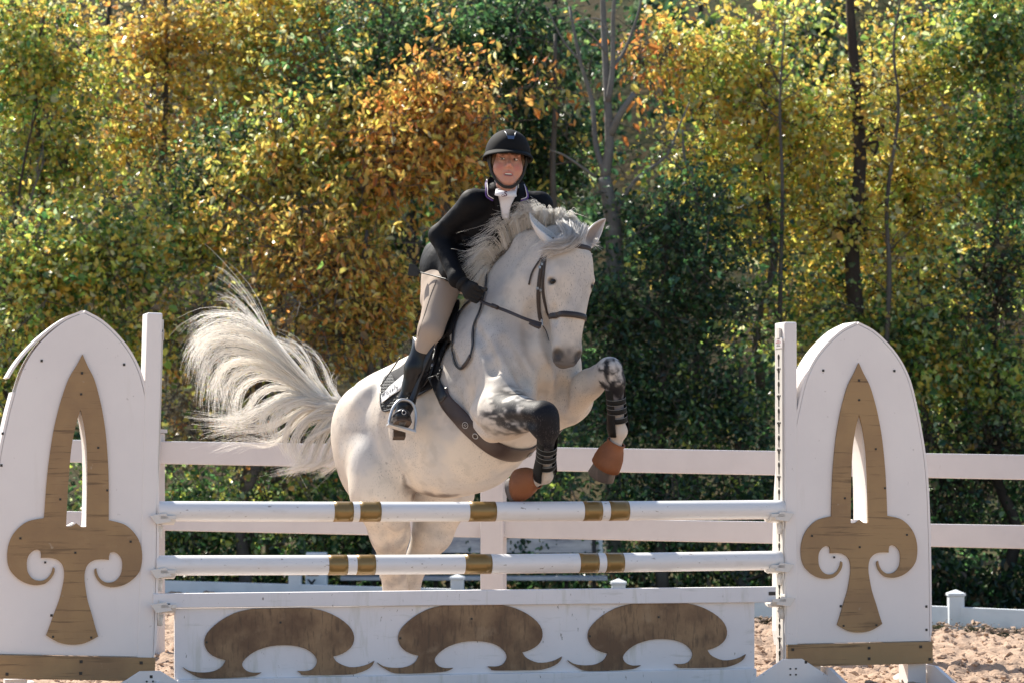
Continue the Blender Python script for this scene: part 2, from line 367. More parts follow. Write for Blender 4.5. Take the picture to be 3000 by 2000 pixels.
# wing shape in metres: (offset from axis, height above the brown base board's foot)
wing_half = [(.0, 1.735), (.082, 1.695), (.161, 1.628), (.227, 1.548), (.279, 1.445), (.318, 1.297), (.340, 1.187), (.360, 1.065), (.376, .894), (.386, .6), (.389, .3), (.390, .112)]
def fm(px, py): return ((px - 2518.5) / 534., (1945 - py) / 573.)
fl_px = [(2532, 1093), (2550, 1128), (2564, 1174), (2574, 1216), (2585, 1279), (2593, 1356), (2597, 1419), (2600, 1510), (2624, 1515), (2643, 1522), (2662, 1538), (2678, 1561), (2687, 1591), (2688, 1622), (2682, 1649), (2666, 1670), (2645, 1685), (2620, 1692), (2599, 1690), (2586, 1683), (2574, 1668), (2569, 1654), (2569, 1645), (2573, 1642), (2576, 1656), (2584, 1670), (2597, 1679), (2613, 1679), (2626, 1672), (2636, 1656), (2639, 1633), (2636, 1614), (2626, 1601), (2615, 1596), (2606, 1599), (2604, 1609), (2604, 1618), (2586, 1617), (2567, 1620), (2553, 1630), (2546, 1645), (2544, 1668), (2548, 1699), (2555, 1733), (2567, 1771), (2576, 1802), (2584, 1827), (2563, 1840), (2544, 1848)]
half = [fm(*p) for p in fl_px]
fleur = [fm(2518.5, 1063)] + half + [fm(2518.5, 1851)] + [(-a, z) for a, z in reversed(half)]
slot_h = [fm(2528, 1251), fm(2536, 1300), fm(2540, 1349), fm(2543, 1433), fm(2544, 1530)]
slot = [fm(2518.5, 1213)] + slot_h + [fm(2531, 1530), fm(2518.5, 1521), fm(2506, 1530)] + [(-a, z) for a, z in reversed(slot_h)]
wing = wing_half + [(-a, z) for a, z in reversed(wing_half[1:])]
wing_s = smooth_loop(wing, 35, 3); fleur_s = smooth_loop(fleur, 45, 3); slot_s = smooth_loop(slot, 35, 2)
WD = .17                                                   # wing depth
def jump_wing(label, u0, z0, lean, broken):
    t = thing('jump_wing', label, 'jump wing', J(u0, 0, 0), 'wings of the jump')
    ca, sa = math.cos(lean), math.sin(lean)
    def to(v): return lambda a, z: J(u0 + a * ca + z * sa, v, z0 + z * ca - a * sa)
    bevel(MB().prism(wing_s, V3 * .014, to(0), [slot_s]).build('front_panel', M['white'], t), .002, 1)
    MB().prism(wing_s, V3 * .014, to(WD), [slot_s]).build('back_panel', M['white'], t)
    # slot lining
    b = MB(); n = len(slot_s); A = [to(.0145)(*p) for p in slot_s]; B = [to(WD - .0005)(*p) for p in slot_s]
    b.add(A + B, [(i, (i + 1) % n, n + (i + 1) % n, n + i) for i in range(n)]).build('slot_lining', M['white'], t)
    bevel(MB().prism(fleur_s, V3 * .013, to(-.0135), [slot_s]).build('fleur_de_lis', M['gold'], t), .0015, 1)
    # bent plywood rim, laid in strips
    m = len(wing_s)
    half_n = [i for i in range(m) if wing_s[i][0] <= 1e-6 or i == 0]
    idx_r = [i for i in range(m) if wing_s[i][0] >= -1e-6]; idx_l = [0] + sorted([i for i in range(m) if wing_s[i][0] < -1e-6], reverse=True)
    def strip(idx, off0, off1, mat, v0, v1):
        if len(idx) < 2: return
        b = MB(); vs_ = []
        pts = [np.array(wing_s[i]) for i in idx]
        for q, p in enumerate(pts):
            tg = pts[min(q + 1, len(pts) - 1)] - pts[max(q - 1, 0)]; tg /= np.linalg.norm(tg); nn = np.array([-tg[1], tg[0]])
            if nn[0] * p[0] < 0 or (abs(p[0]) < 1e-6 and nn[1] < 0): nn = -nn
            f = q / (len(pts) - 1); off = off0 + (off1 - off0) * f ** 3
            for (o_, v) in ((off + .002, v0), (off + .014, v0), (off + .014, v1), (off + .002, v1)): vs_.append(to(v)(*(p + nn * o_)))
        k = len(pts); fs = [(q * 4 + e, q * 4 + (e + 1) % 4, q * 4 + 4 + (e + 1) % 4, q * 4 + 4 + e) for q in range(k - 1) for e in range(4)] + [(0, 1, 2, 3), (4 * k - 4, 4 * k - 3, 4 * k - 2, 4 * k - 1)]
        b.add(vs_, fs).build('rim_strip', mat, t)
    strip(idx_r, 0, 0, M['white'], .001, WD + .013)
    if broken:
        cut = [q for q, i in enumerate(idx_l) if wing_s[i][1] > 1.36]; k = cut[-1]
        strip(idx_l[:k + 1], 0, .045, M['white'], .001, WD + .013); strip(idx_l[k + 1:], 0, 0, M['white'], .001, WD + .013)
    else: strip(idx_l, 0, 0, M['white'], .001, WD + .013)
    # brown base board on the front, feet below
    T = to(0)
    w0 = .398
    o = MB().box(T(0, .054) - V3 * .0115, np.array([U3 * ca - Z3 * sa, V3, Z3 * ca + U3 * sa]), (w0, .011, .056)).build('base_board', M['gold'], t); bevel(o, .002, 1)
    for i_, (a, z) in enumerate([(-.37, .085), (.33, .085), (.045, .085), (.045, .03), (.38, .02), (-.3, .02)]):
        MB().box(T(a, z) - V3 * .024, JAX, (.007, .002, .007)).build('screw', M['screw'], t)
    for (a, z) in [(-.36, 1.0), (-.375, .78), (-.38, .55), (-.382, .3), (-.19, 1.5), (.2, 1.5), (.372, .29), (.372, .17), (.0, 1.45), (-.36, 1.15), (-.1, .3)]:
        if abs(a) < .05 and z > 1.4: zz = -.0145
        else: zz = -.001
        MB().box(T(a, z) + V3 * zz, JAX, (.0055, .002, .006)).build('screw', M['screw'], t)
    for (a, z) in [(0, .6), (.14, .9), (-.14, .55), (.09, 1.1), (-.08, .85), (-.26, .66), (.26, .66), (-.09, .2), (.09, .2), (.0, 1.35)]:
        MB().box(T(a, z) - V3 * .0145, JAX, (.005, .002, .005)).build('screw', M['screw'], t)
    # legs and feet
    for sgn in (-.25, .33):
        for v in (.0, ):
            q = T(sgn, 0); MB().box((*J(u0 + sgn, WD / 2, 0)[:2], z0 / 2 - .02), JAX, (.05, .06, z0 / 2 + .018)).build('leg', M['white'], t)
        b = MB()
        prof = [(-.42, -.04), (.42, -.04), (.42, .01), (.12, .1), (-.12, .1), (-.42, .01)]
        uu = u0 + sgn + .07
        b.prism(prof, U3 * .02, lambda a, z: J(uu, WD / 2 + a, z)); b.build('foot', M['white'], t)
    return t
uR, zR = jp(2517, 1945); uL, zL = jp(206, 1988)
wl_ = jump_wing('white arched jump wing with brown fleur-de-lis and split top rim, at the left edge', uL, zL, math.radians(2.1), True)
wr_ = jump_wing('white arched jump wing with brown fleur-de-lis on the right beside the keyhole post', uR, zR, math.radians(-.25), False)

# ------------------------------------------------------------------ posts with keyhole track
def jump_post(label, px_c, w, d, ztop_py, lean, track, v0):
    u, _ = jp(px_c, 1400, v0); _, zt = jp(px_c, ztop_py, v0)
    t = thing('jump_post', label, 'jump post', J(u, v0, 0), 'posts of the jump')
    ax = np.array([U3 * math.cos(lean) - Z3 * math.sin(lean), V3, Z3 * math.cos(lean) + U3 * math.sin(lean)])
    base = J(u, v0 + d / 2, 0) - (ax[2] - Z3) * (zt * .5); c = base + ax[2] * zt / 2
    bevel(MB().box(c, ax, (w / 2, d / 2, zt / 2 + .01)).build('upright', M['white'], t), .008, 2)
    # splayed foot plates
    b = MB(); b.prism([(-.26, -.02), (.26, -.02), (.20, .055), (.05, .15), (-.05, .15), (-.20, .055)], -V3 * .018, lambda a, z: J(u + a, v0 - .003, z)); bevel(b.build('foot_plate', M['white'], t), .003, 1)
    for a_, z_ in ((-.015, .1), (.015, .1), (-.015, .07), (.015, .07)):
        MB().box(J(u + a_, v0 - .023, z_), JAX, (.004, .002, .004)).build('screw', M['screw'], t)
    if track:
        s = -1 if track == 'inner_left' else 1
        fx = base + U3 * s * (w / 2 + .004)
        dd = d * .32
        def tp(off, z, out): return fx + U3 * s * out + V3 * off + ax[2] * z
        bevel(MB().box(tp(-.01, zt / 2 + .02, 0), ax, (.005, dd, zt / 2 - .1)).build('track', M['track'], t), .002, 1)
        nh = 23
        kh = []
        for i in range(14): a = math.pi * 2 * i / 14; kh.append((.011 * math.cos(a) * 1.0, .012 * math.sin(a)))
        key = [(-.006, -.008), (-.0055, -.036), (0, -.042), (.0055, -.036), (.006, -.008)] + [(.0125 * math.cos(a), .004 + .015 * math.sin(a)) for a in np.linspace(-.5, math.pi + .5, 9)]
        me = None
        for i in range(nh):
            z = zt - .17 - i * .0685
            if z < .15: break
            o = MB().prism(key, U3 * s * .0012, lambda a, zz: tp(-.01 + a * 1.1, z + zz * 1.05, .0052)).build('keyhole', M['dark'], t)
            if i % 2 == 0:
                for off in (-.022, .022): MB().box(tp(-.01 + off, z - .055, .0056), ax, (.0012, .003, .004)).build('screw', M['screw'], t)
        MB().box(tp(-.01, zt - .045, .004), ax, (.006, .018, .026)).build('latch', M['cup'], t)
        lab = MB().box(tp(-.01, zt - .095, .006), ax, (.0012, dd + .006, .026)).build('sticker', M['vinyl'], t)
        M.setdefault('red_print', pmat('red_print', (.35, .03, .05), .5, .3))
        for i in range(4): MB().box(tp(-.01 + (i - 1.5) * .018, zt - .092, .0076), ax, (.0006, .005, .0022)).build('print', M['red_print'], t)
        for (zz, hw_) in ((.084, .02), (.101, .022), (.109, .03)):
            MB().box(tp(-.01, zt - zz, .0076), ax, (.0006, hw_ * .9, .0012)).build('print', M['red_print'] if zz < .1 else M['screw'], t)
    return t, u
_, upr = jump_post('white square post with keyhole strip on the right end of the poles', 2319, .066, .15, 949, math.radians(-.2), 'inner_left', -.004)
_, upl = jump_post('white square post at the left end of the poles beside the split wing', 437, .075, .16, 922, math.radians(1.7), 'inner_right', -.004)

# ------------------------------------------------------------------ poles with gold bands
def jump_pole(label, lpt, rpt, bands, r, v):
    (ul, zl), (ur, zr) = jp(*lpt, v), jp(*rpt, v); A, B = J(ul, v, zl), J(ur, v, zr); d = nrm(B - A); L_ = np.linalg.norm(B - A)
    t = thing('jump_pole', label, 'jump pole', (A + B) / 2 - Z3 * r, 'striped poles of the jump')
    n = 60; s = np.linspace(0, L_, n); sag = -.006 * np.sin(np.pi * s / L_)
    b = MB(); pts = A + d * s[:, None] + Z3 * sag[:, None]
    pts = np.vstack([pts[:1] + d * .0, pts]); rad = np.concatenate([[r - .005], [r] * n]); pts[1] = pts[0] + d * .006
    b.tube(pts, rad, 28).build('shaft', M['white_pole'], t, True)
    bpy.context.view_layer.update()
    for (x0, x1) in bands:
        yy = (lpt[1] + rpt[1]) / 2
        u0, _ = jp(x0, yy, v); u1, _ = jp(x1, yy, v); s0, s1 = (u0 - ul) * L_ / (ur - ul), (u1 - ul) * L_ / (ur - ul)
        ss = np.linspace(s0, s1, 5); pp = A + d * ss[:, None] - Z3 * (.006 * np.sin(np.pi * ss / L_))[:, None]
        MB().tube(pp, r + .0012, 28).build('band', M['gold_band'], t, True)
    return A, B
R_ = .0485; vp = .03
p1 = jump_pole('top white pole with gold bands across the jump', (461, 1496), (2293, 1491), [(975, 1031), (1050, 1112), (1371, 1449), (1706, 1759), (1782, 1838)], R_, vp)
p2 = jump_pole('lower white pole with gold bands across the jump', (455, 1655), (2286, 1640), [(959, 1015), (1042, 1096), (1358, 1436), (1694, 1749), (1771, 1823)], R_, vp)

# ------------------------------------------------------------------ cups
def cup(label, u, z, s, v):
    t = thing('jump_cup', label, 'jump cup', J(u, v, z - .06), 'cups holding the poles')
    b = MB()
    prof = [(-.062, .012), (-.062, .03), (-.05, .022), (-.03, .006), (0, 0), (.03, .006), (.05, .022), (.062, .03), (.062, .012), (.04, -.008), (0, -.016), (-.04, -.008)]
    b.prism(prof, U3 * s * .075, lambda a, zz: J(u, v + a, z + zz)); bevel(b.build('cradle', M['cup'], t), .002, 1)
    b = MB(); b.prism([(-.03, -.05), (.03, -.05), (.034, .05), (-.034, .05)], U3 * s * .006, lambda a, zz: J(u - s * .0075, v + a, z + zz)); bevel(b.build('back_plate', M['cup'], t), .002, 1)
    b = MB(); b.prism([(0, .0), (.075, -.012), (.105, .03), (.03, .042)], -V3 * .006, lambda a, zz: J(u - s * .0 + s * (.085 - a) - s * .03, v - .056, z + zz)); bevel(b.build('side_wing', M['cup'], t), .002, 1)
    MB().tube([J(u + s * .004, v, z - .02), J(u + s * .004, v, z - .075)], [.018, .013], 12).build('pin_sleeve', M['cup'], t, True)
for nm, A, B in (('top', p1[0], p1[1]), ('lower', p2[0], p2[1])):
    for s, P, side, up_ in ((-1, B, 'right', upr - .033), (1, A, 'left', upl + .0375)):
        cup('pale plastic cup under the %s end of the %s pole' % (side, nm), up_ + s * .012, P[2] - R_ - .001, s, vp)

# ------------------------------------------------------------------ gate: plank, box and arches
vg = .012
gl, gr = jp(512, 1870, vg)[0], jp(2211, 1860, vg)[0]
gate = thing('jump_gate', 'white box gate with three brown arch cut-outs under the poles', 'jump gate', J((gl + gr) / 2, vg, 0))
def quad_board(name, pts, v, th, mat):      # pts: 4 photo points
    q = [jp(*p, v) for p in pts]; b = MB(); b.prism(q, V3 * th, lambda u, z: J(u, v, z)); return bevel(b.build(name, mat, gate), .004, 2)
quad_board('face_board', [(512, 1781), (2211, 1762), (2211, 1957), (512, 1992)], vg, .03, M['white_gate'])
quad_board('back_board', [(512, 1781), (2211, 1762), (2211, 1957), (512, 1992)], vg + .2, .02, M['white_gate'])
quad_board('base_plank', [(520, 1990), (2217, 1957), (2217, 2030), (520, 2060)], vg - .03, .05, M['white_gate'])
pk = thing('jump_plank', 'white plank laid across the cups on top of the box gate', 'plank', J((gl + gr) / 2, vg, .5))
q = [jp(*p, -.012) for p in [(449, 1738), (2274, 1717), (2274, 1763), (449, 1780)]]
bevel(MB().prism(q, V3 * .045, lambda u, z: J(u, -.012, z)).build('board', M['white_gate'], pk), .004)
for (px, py, wd) in ((480, 1772, 36), (2262, 1737, 24)):
    u, z = jp(px, py, -.013); MB().box(J(u, -.0135, z), JAX, (.03 if wd > 30 else .018, .0015, .009)).build('iron_bracket', M['screw'], pk)
for side, s, up_, pyy in (('right', -1, upr - .033, 1768), ('left', 1, upl + .0375, 1786)):
    px_ = 2270 if s < 0 else 470
    cup('pale plastic cup under the %s end of the gate plank' % side, up_ + s * .012, jp(px_, pyy, vg)[1] - .0, s, vg)
def r6(u, v): return (440 + .4082 * u, 1400 + .4082 * v)
arch_px = [(230, 1347), (275, 1375), (340, 1388), (420, 1387), (480, 1370), (520, 1340), (541, 1300), (500, 1290), (450, 1270), (410, 1235), (388, 1185), (395, 1130), (430, 1080), (500, 1020), (600, 965), (700, 939), (780, 932), (1100, 929), (1180, 937), (1260, 957), (1350, 1000), (1420, 1055), (1455, 1110), (1460, 1165), (1440, 1210), (1400, 1245), (1350, 1268), (1310, 1278), (1330, 1310), (1370, 1335), (1430, 1355), (1500, 1352), (1560, 1335), (1607, 1310), (1590, 1345), (1550, 1375), (1480, 1400), (1400, 1409), (1110, 1411), (1080, 1400), (1052, 1380), (1110, 1382), (1160, 1370), (1190, 1335), (1195, 1300), (1170, 1260), (1120, 1225), (1050, 1203), (960, 1195), (860, 1203), (770, 1230), (710, 1265), (665, 1310), (660, 1345), (690, 1378), (740, 1392), (798, 1390), (760, 1411), (700, 1421), (560, 1429), (400, 1431), (340, 1422), (290, 1395), (250, 1370)]
arch = smooth_loop([jp(*r6(*p), vg - .0) for p in arch_px], 60, 2)
c1 = jp(832, 1800, vg)[0]; z1 = jp(832, 1888, vg)[1]
def zat(px, py): return jp(px, py, vg)[1]
for px, py in ((832, 1888), (1391, 1876), (1938, 1870)):
    du = jp(px, py, vg)[0] - c1; dz = zat(px, py) - z1
    o = MB().prism(arch, V3 * .012, lambda u, z: J(u + du, vg - .0125, z + dz + (u - c1) * .004)).build('arch_cutout', M['gold_gate'], gate); bevel(o, .002, 1)
    for (a, z) in ((-.36, -.19), (.36, -.19), (-.13, -.2), (.14, -.2), (-.02, .11), (-.38, .02)):
        MB().box(J(c1 + du + a, vg - .0135, z1 + dz + z), JAX, (.005, .002, .005)).build('screw', M['screw'], gate)
# ------------------------------------------------------------------ implicit modelling (smooth unions on a grid -> one continuous mesh)
class SDF:
    def __init__(s, lo, hi, h):
        s.lo = np.array(lo, float); s.h = h; s.n = (np.ceil((np.array(hi) - s.lo) / h).astype(int) + 1)
        s.f = np.full(tuple(s.n), .25, np.float32)
    def _loc(s, lo, hi):
        a = np.clip(np.floor((lo - s.lo) / s.h).astype(int), 0, s.n - 1); b = np.clip(np.ceil((hi - s.lo) / s.h).astype(int) + 1, 0, s.n)
        if np.any(b <= a): return None, None
        sl = tuple(slice(a[i], b[i]) for i in range(3))
        g = np.meshgrid(*[(s.lo[i] + np.arange(a[i], b[i]) * s.h).astype(np.float32) for i in range(3)], indexing='ij', sparse=True)
        return sl, g
    def _mix(s, sl, d, k, op):
        f = s.f[sl]
        if op == 'sub': d = -d
        sg = 1 if op == 'add' else -1
        hh = np.clip(.5 + .5 * sg * (f - d) / k, 0, 1)
        s.f[sl] = f * (1 - hh) + d * hh - sg * k * hh * (1 - hh)
    def cone(s, a, b, ra, rb, k=.03, flat=None, op='add'):
        a = np.asarray(a, float); b = np.asarray(b, float); m = max(ra, rb) * (max(1, flat[1]) if flat else 1) + k + .03
        sl, g = s._loc(np.minimum(a, b) - m, np.maximum(a, b) + m)
        if sl is None: return
        ab = b - a; L2 = max(ab @ ab, 1e-9); P = [g[i] - a[i] for i in range(3)]
        t = np.clip((P[0] * ab[0] + P[1] * ab[1] + P[2] * ab[2]) / L2, 0, 1)
        D = [P[i] - t * ab[i] for i in range(3)]
        q = D[0] ** 2 + D[1] ** 2 + D[2] ** 2
        if flat is not None:
            w = nrm(flat[0]); c = D[0] * w[0] + D[1] * w[1] + D[2] * w[2]; q = q + c * c * (1 / flat[1] ** 2 - 1)
            fac = min(1, flat[1])
        else: fac = 1
        r = ra + (rb - ra) * t
        d = (np.sqrt(np.maximum(q, 0)) - r) * (1 if fac == 1 else .5 + .5 * fac)
        s._mix(sl, d.astype(np.float32), k, op)
    def ell(s, c, ax, r, k=.03, op='add'):
        c = np.asarray(c, float); ax = np.asarray(ax, float); r = np.asarray(r, float); m = r.max() + k + .03
        sl, g = s._loc(c - m, c + m)
        if sl is None: return
        P = [g[i] - c[i] for i in range(3)]; q = 0
        for j in range(3): q = q + ((P[0] * ax[j][0] + P[1] * ax[j][1] + P[2] * ax[j][2]) / r[j]) ** 2
        q = np.sqrt(q); d = (q - 1) * (r.min() * .5 + .5 * r.mean())
        s._mix(sl, d.astype(np.float32), k, op)
    def loft(s, O, D, S, N, st, k=.03, p=2.0, op='add'):
        """stations (t, cs, cn, a, b): along D, centre offsets and half sizes along S and N"""
        O, D, S, N = [np.asarray(x, float) for x in (O, D, S, N)]; st = np.asarray(st, float)
        tt = np.linspace(st[0, 0], st[-1, 0], 80); tab = np.stack([_pchip(st[:, 0], st[:, j], tt) for j in range(1, 5)], 1)
        cen = O + tt[:, None] * D + tab[:, :1] * S + tab[:, 1:2] * N; m = np.maximum(tab[:, 2], tab[:, 3]).max() + k + .03
        sl, g = s._loc(cen.min(0) - m, cen.max(0) + m)
        if sl is None: return
        P = [g[i] - O[i] for i in range(3)]
        t = P[0] * D[0] + P[1] * D[1] + P[2] * D[2]; x = P[0] * S[0] + P[1] * S[1] + P[2] * S[2]; y = P[0] * N[0] + P[1] * N[1] + P[2] * N[2]
        tc = np.clip(t, tt[0], tt[-1]); cs, cn, a, b = [np.interp(tc, tt, tab[:, j]) for j in range(4)]
        q = (np.abs((x - cs) / a) ** p + np.abs((y - cn) / b) ** p) ** (1 / p)
        d = (q - 1) * np.minimum(a, b); e = np.abs(t - tc); d = np.where(e > 0, np.sqrt(np.maximum(d, 0) ** 2 + e * e) + np.minimum(d, 0) * 0, d)
        s._mix(sl, d.astype(np.float32), k, op)
    def mesh(s, smooth_it=2):
        f = s.f; ins = f < 0; nx, ny, nz = f.shape
        c = [ins[i:nx - 1 + i, j:ny - 1 + j, k:nz - 1 + k] for i in (0, 1) for j in (0, 1) for k in (0, 1)]
        al = c[0].copy(); an = c[0].copy()
        for q in c[1:]: al &= q; an |= q
        act = an & ~al; I = np.argwhere(act); cid = np.full(act.shape, -1, np.int32); cid[act] = np.arange(len(I))
        offs = [(i, j, k) for i in (0, 1) for j in (0, 1) for k in (0, 1)]
        V8 = [f[I[:, 0] + o[0], I[:, 1] + o[1], I[:, 2] + o[2]] for o in offs]
        pos = np.zeros((len(I), 3)); cnt = np.zeros(len(I))
        for a in range(8):
            for b in range(a + 1, 8):
                oa, ob = np.array(offs[a]), np.array(offs[b])
                if np.abs(oa - ob).sum() != 1: continue
                m = (V8[a] < 0) != (V8[b] < 0); t = V8[a][m] / (V8[a][m] - V8[b][m])
                pos[m] += oa + t[:, None] * (ob - oa); cnt[m] += 1
        V = (I + pos / cnt[:, None]) * s.h + s.lo
        F = []
        for ax in range(3):
            sl0 = [slice(None)] * 3; sl1 = [slice(None)] * 3; sl0[ax] = slice(0, -1); sl1[ax] = slice(1, None)
            A, B = ins[tuple(sl0)], ins[tuple(sl1)]; E = np.argwhere(A != B); o1, o2 = [(1, 2), (2, 0), (0, 1)][ax]
            ok = (E[:, o1] > 0) & (E[:, o2] > 0) & (E[:, o1] < act.shape[o1]) & (E[:, o2] < act.shape[o2]); E = E[ok]
            fl = A[tuple(E.T)]
            def cc(d1, d2):
                q = E.copy(); q[:, o1] += d1; q[:, o2] += d2; return cid[tuple(q.T)]
            q = np.stack([cc(-1, -1), cc(0, -1), cc(0, 0), cc(-1, 0)], 1); q[~fl] = q[~fl][:, ::-1]; F.append(q)
        F = np.vstack(F); F = F[(F >= 0).all(1)]
        E = np.vstack([F[:, [0, 1]], F[:, [1, 2]], F[:, [2, 3]], F[:, [3, 0]]])
        for _ in range(smooth_it):
            acc = np.zeros_like(V); n = np.zeros(len(V))
            for j in range(3): acc[:, j] = np.bincount(E[:, 0], V[E[:, 1], j], len(V)) + np.bincount(E[:, 1], V[E[:, 0], j], len(V))
            n = np.bincount(E[:, 0], minlength=len(V)) + np.bincount(E[:, 1], minlength=len(V)); V = .5 * V + .5 * acc / np.maximum(n, 1)[:, None]
        return V, F
def _pchip(x, y, xi):
    h = np.diff(x); dl = np.diff(y) / h; n = len(x); d = np.zeros(n)
    for i in range(1, n - 1):
        if dl[i - 1] * dl[i] > 0:
            w1, w2 = 2 * h[i] + h[i - 1], h[i] + 2 * h[i - 1]; d[i] = (w1 + w2) / (w1 / dl[i - 1] + w2 / dl[i])
    d[0], d[-1] = dl[0], dl[-1]
    i = np.clip(np.searchsorted(x, xi) - 1, 0, n - 2); t = (xi - x[i]) / h[i]
    return (1 + 2 * t) * (1 - t) ** 2 * y[i] + t * (1 - t) ** 2 * h[i] * d[i] + t * t * (3 - 2 * t) * y[i + 1] + t * t * (t - 1) * h[i] * d[i + 1]
def bvh_of(V, F): return BVHTree.FromPolygons([Vector(v) for v in V.tolist()], F.tolist())
CAMV = Vector((0, 0, CAMZ))
def cast(bvh, px, py):
    d = Vector(((px - CX) / FPX, 1, (HOR - py) / FPX)).normalized(); return bvh.ray_cast(CAMV, d)
def on_surf(bvh, px, py, off=.005, Yd=14.5):
    h = cast(bvh, px, py)
    if h[0] is None:
        best = None
        for Y in np.arange(13.9, 15.5, .03):
            q = bvh.find_nearest(Vector(W(px, py, Y)))
            if q[0] is not None and (best is None or q[3] < best[0]): best = (q[3], W(px, py, Y), np.array(q[1]))
        return best[1] + best[2] * off, best[2]
    return np.array(h[0]) + np.array(h[1]) * off, np.array(h[1])
def catmull(pts, n=8):
    pts = np.asarray(pts, float); P = np.vstack([2 * pts[0] - pts[1], pts, 2 * pts[-1] - pts[-2]]); out = []
    for i in range(1, len(P) - 2):
        for k in range(n):
            t = k / n; p0, p1, p2, p3 = P[i - 1], P[i], P[i + 1], P[i + 2]
            out.append(.5 * ((2 * p1) + (-p0 + p2) * t + (2 * p0 - 5 * p1 + 4 * p2 - p3) * t * t + (-p0 + 3 * p1 - 3 * p2 + p3) * t ** 3))
    out.append(pts[-1]); return np.array(out)
def strap_on(bvh, pxs, width, th, off, name, mat, parent, n=6, Yd=14.5):
    """leather strap following a surface"""
    c = catmull(pxs, n); P = []; Nn = []
    for x, y in c:
        p, nn = on_surf(bvh, x, y, off, Yd); P.append(p); Nn.append(nn)
    P = np.array(P); Nn = np.array(Nn)
    for _ in range(2): P[1:-1] = .25 * P[:-2] + .5 * P[1:-1] + .25 * P[2:]; Nn[1:-1] = .25 * Nn[:-2] + .5 * Nn[1:-1] + .25 * Nn[2:]
    return MB().tube(P, width / 2, 10, True, (Nn, th / width)).build(name, mat, parent, True)
def surf_patch(bvh, poly, off, th, name, mat, parent, step=9, Yd=14.5, sm=1, n=4, smooth_out=True):
    """sheet lying on a surface, cut to an outline"""
    loop = smooth_loop(poly, 50, n) if smooth_out else [tuple(p) for p in poly]
    arr = np.array(loop); lo, hi = arr.min(0), arr.max(0)
    def inside(x, y):
        c = False
        for i in range(len(loop)):
            x1, y1 = loop[i]; x2, y2 = loop[i - 1]
            if (y1 > y) != (y2 > y) and x < (x2 - x1) * (y - y1) / (y2 - y1 + 1e-12) + x1: c = not c
        return c
    inner = [(x, y) for x in np.arange(lo[0] + step / 2, hi[0], step) for y in np.arange(lo[1] + step / 2, hi[1], step)
             if inside(x, y) and np.min((arr[:, 0] - x) ** 2 + (arr[:, 1] - y) ** 2) > (step * .45) ** 2]
    pts = [Vector(p) for p in loop] + [Vector(p) for p in inner]
    r = delaunay_2d_cdt(pts, [(i, (i + 1) % len(loop)) for i in range(len(loop))], [], 0, 1e-5)
    tri = [t for t in r[2] if inside(*(sum((r[0][i] for i in t), Vector((0, 0))) / 3))]
    P = np.array([on_surf(bvh, p[0], p[1], off, Yd)[0] for p in r[0]])
    # smooth out depth jumps
    nb = [set() for _ in P]
    for t in tri:
        for i in range(3): nb[t[i]].add(t[(i + 1) % 3]); nb[t[(i + 1) % 3]].add(t[i])
    for _ in range(sm):
        Q = P.copy()
        for i, s_ in enumerate(nb):
            if s_:
                av = P[list(s_)].mean(0); dY = (av[1] - P[i][1]) * .5; d = nrm([(r[0][i][0] - CX) / FPX, 1, (HOR - r[0][i][1]) / FPX]); Q[i] = P[i] + d * dY
        P = Q
    o = MB().add(P, [tuple(t) for t in tri]).build(name, mat, parent, True)
    sd = o.modifiers.new('thickness', 'SOLIDIFY'); sd.thickness = th; sd.offset = 0
    return o
# ------------------------------------------------------------------ horse
Cg = W(1452, 1135, 14.75); Ch = W(1140, 1288, 15.35)
HF = nrm(Cg - Ch); HR = nrm(np.cross(HF, [0, 0, 1.])); HU = np.cross(HR, HF)
if HR[1] > 0: HR = -HR; 
HU = np.cross(HR, HF); HU = HU if HU[2] > 0 else -HU
def HB(f, r, u): return Cg + HF * f + HR * r + HU * u
LT = np.linalg.norm(Cg - Ch)
hs = SDF((-1.02, 13.75, -.02), (.72, 15.95, 2.42), .0095)
hs.loft(Cg, HF, HR, HU, [(-1.11, 0, .03, .10, .12), (-1.02, 0, .05, .19, .215), (-.876, 0, .035, .255, .285), (-.7, 0, -.02, .285, .325), (-.5, 0, -.07, .305, .37), (-.25, 0, -.085, .30, .385), (0, 0, -.04, .265, .355), (.18, 0, .0, .24, .32), (.34, 0, .04, .185, .235), (.46, 0, .03, .115, .15)], .04, 2.15)
# withers and back
hs.cone(HB(.16, 0, .30), HB(-.12, 0, .335), .09, .07, .1)
hs.cone(HB(-.55, 0, .27), HB(-.95, 0, .27), .10, .10, .08)
# haunches
for s in (1, -1):
    hs.ell(HB(-.88, .145 * s, .02), [HF, HR, HU], (.24, .145, .28), .045)
    hs.ell(HB(-.98, .12 * s, -.12), [HF, HR, HU], (.15, .115, .21), .06)
    hs.cone(HB(-.72, .2 * s, .21), HB(-.80, .21 * s, .16), .045, .05, .07)   # point of hip
    # shoulders and chest
    hs.ell(HB(.22, .17 * s, .02), [HF, HR, HU], (.20, .11, .30), .08)
    hs.ell(HB(.40, .10 * s, -.0), [HF, HR, HU], (.10, .095, .15), .05)
    hs.ell(HB(.20, .15 * s, -.13), [HF, HR, HU], (.18, .09, .14), .06)
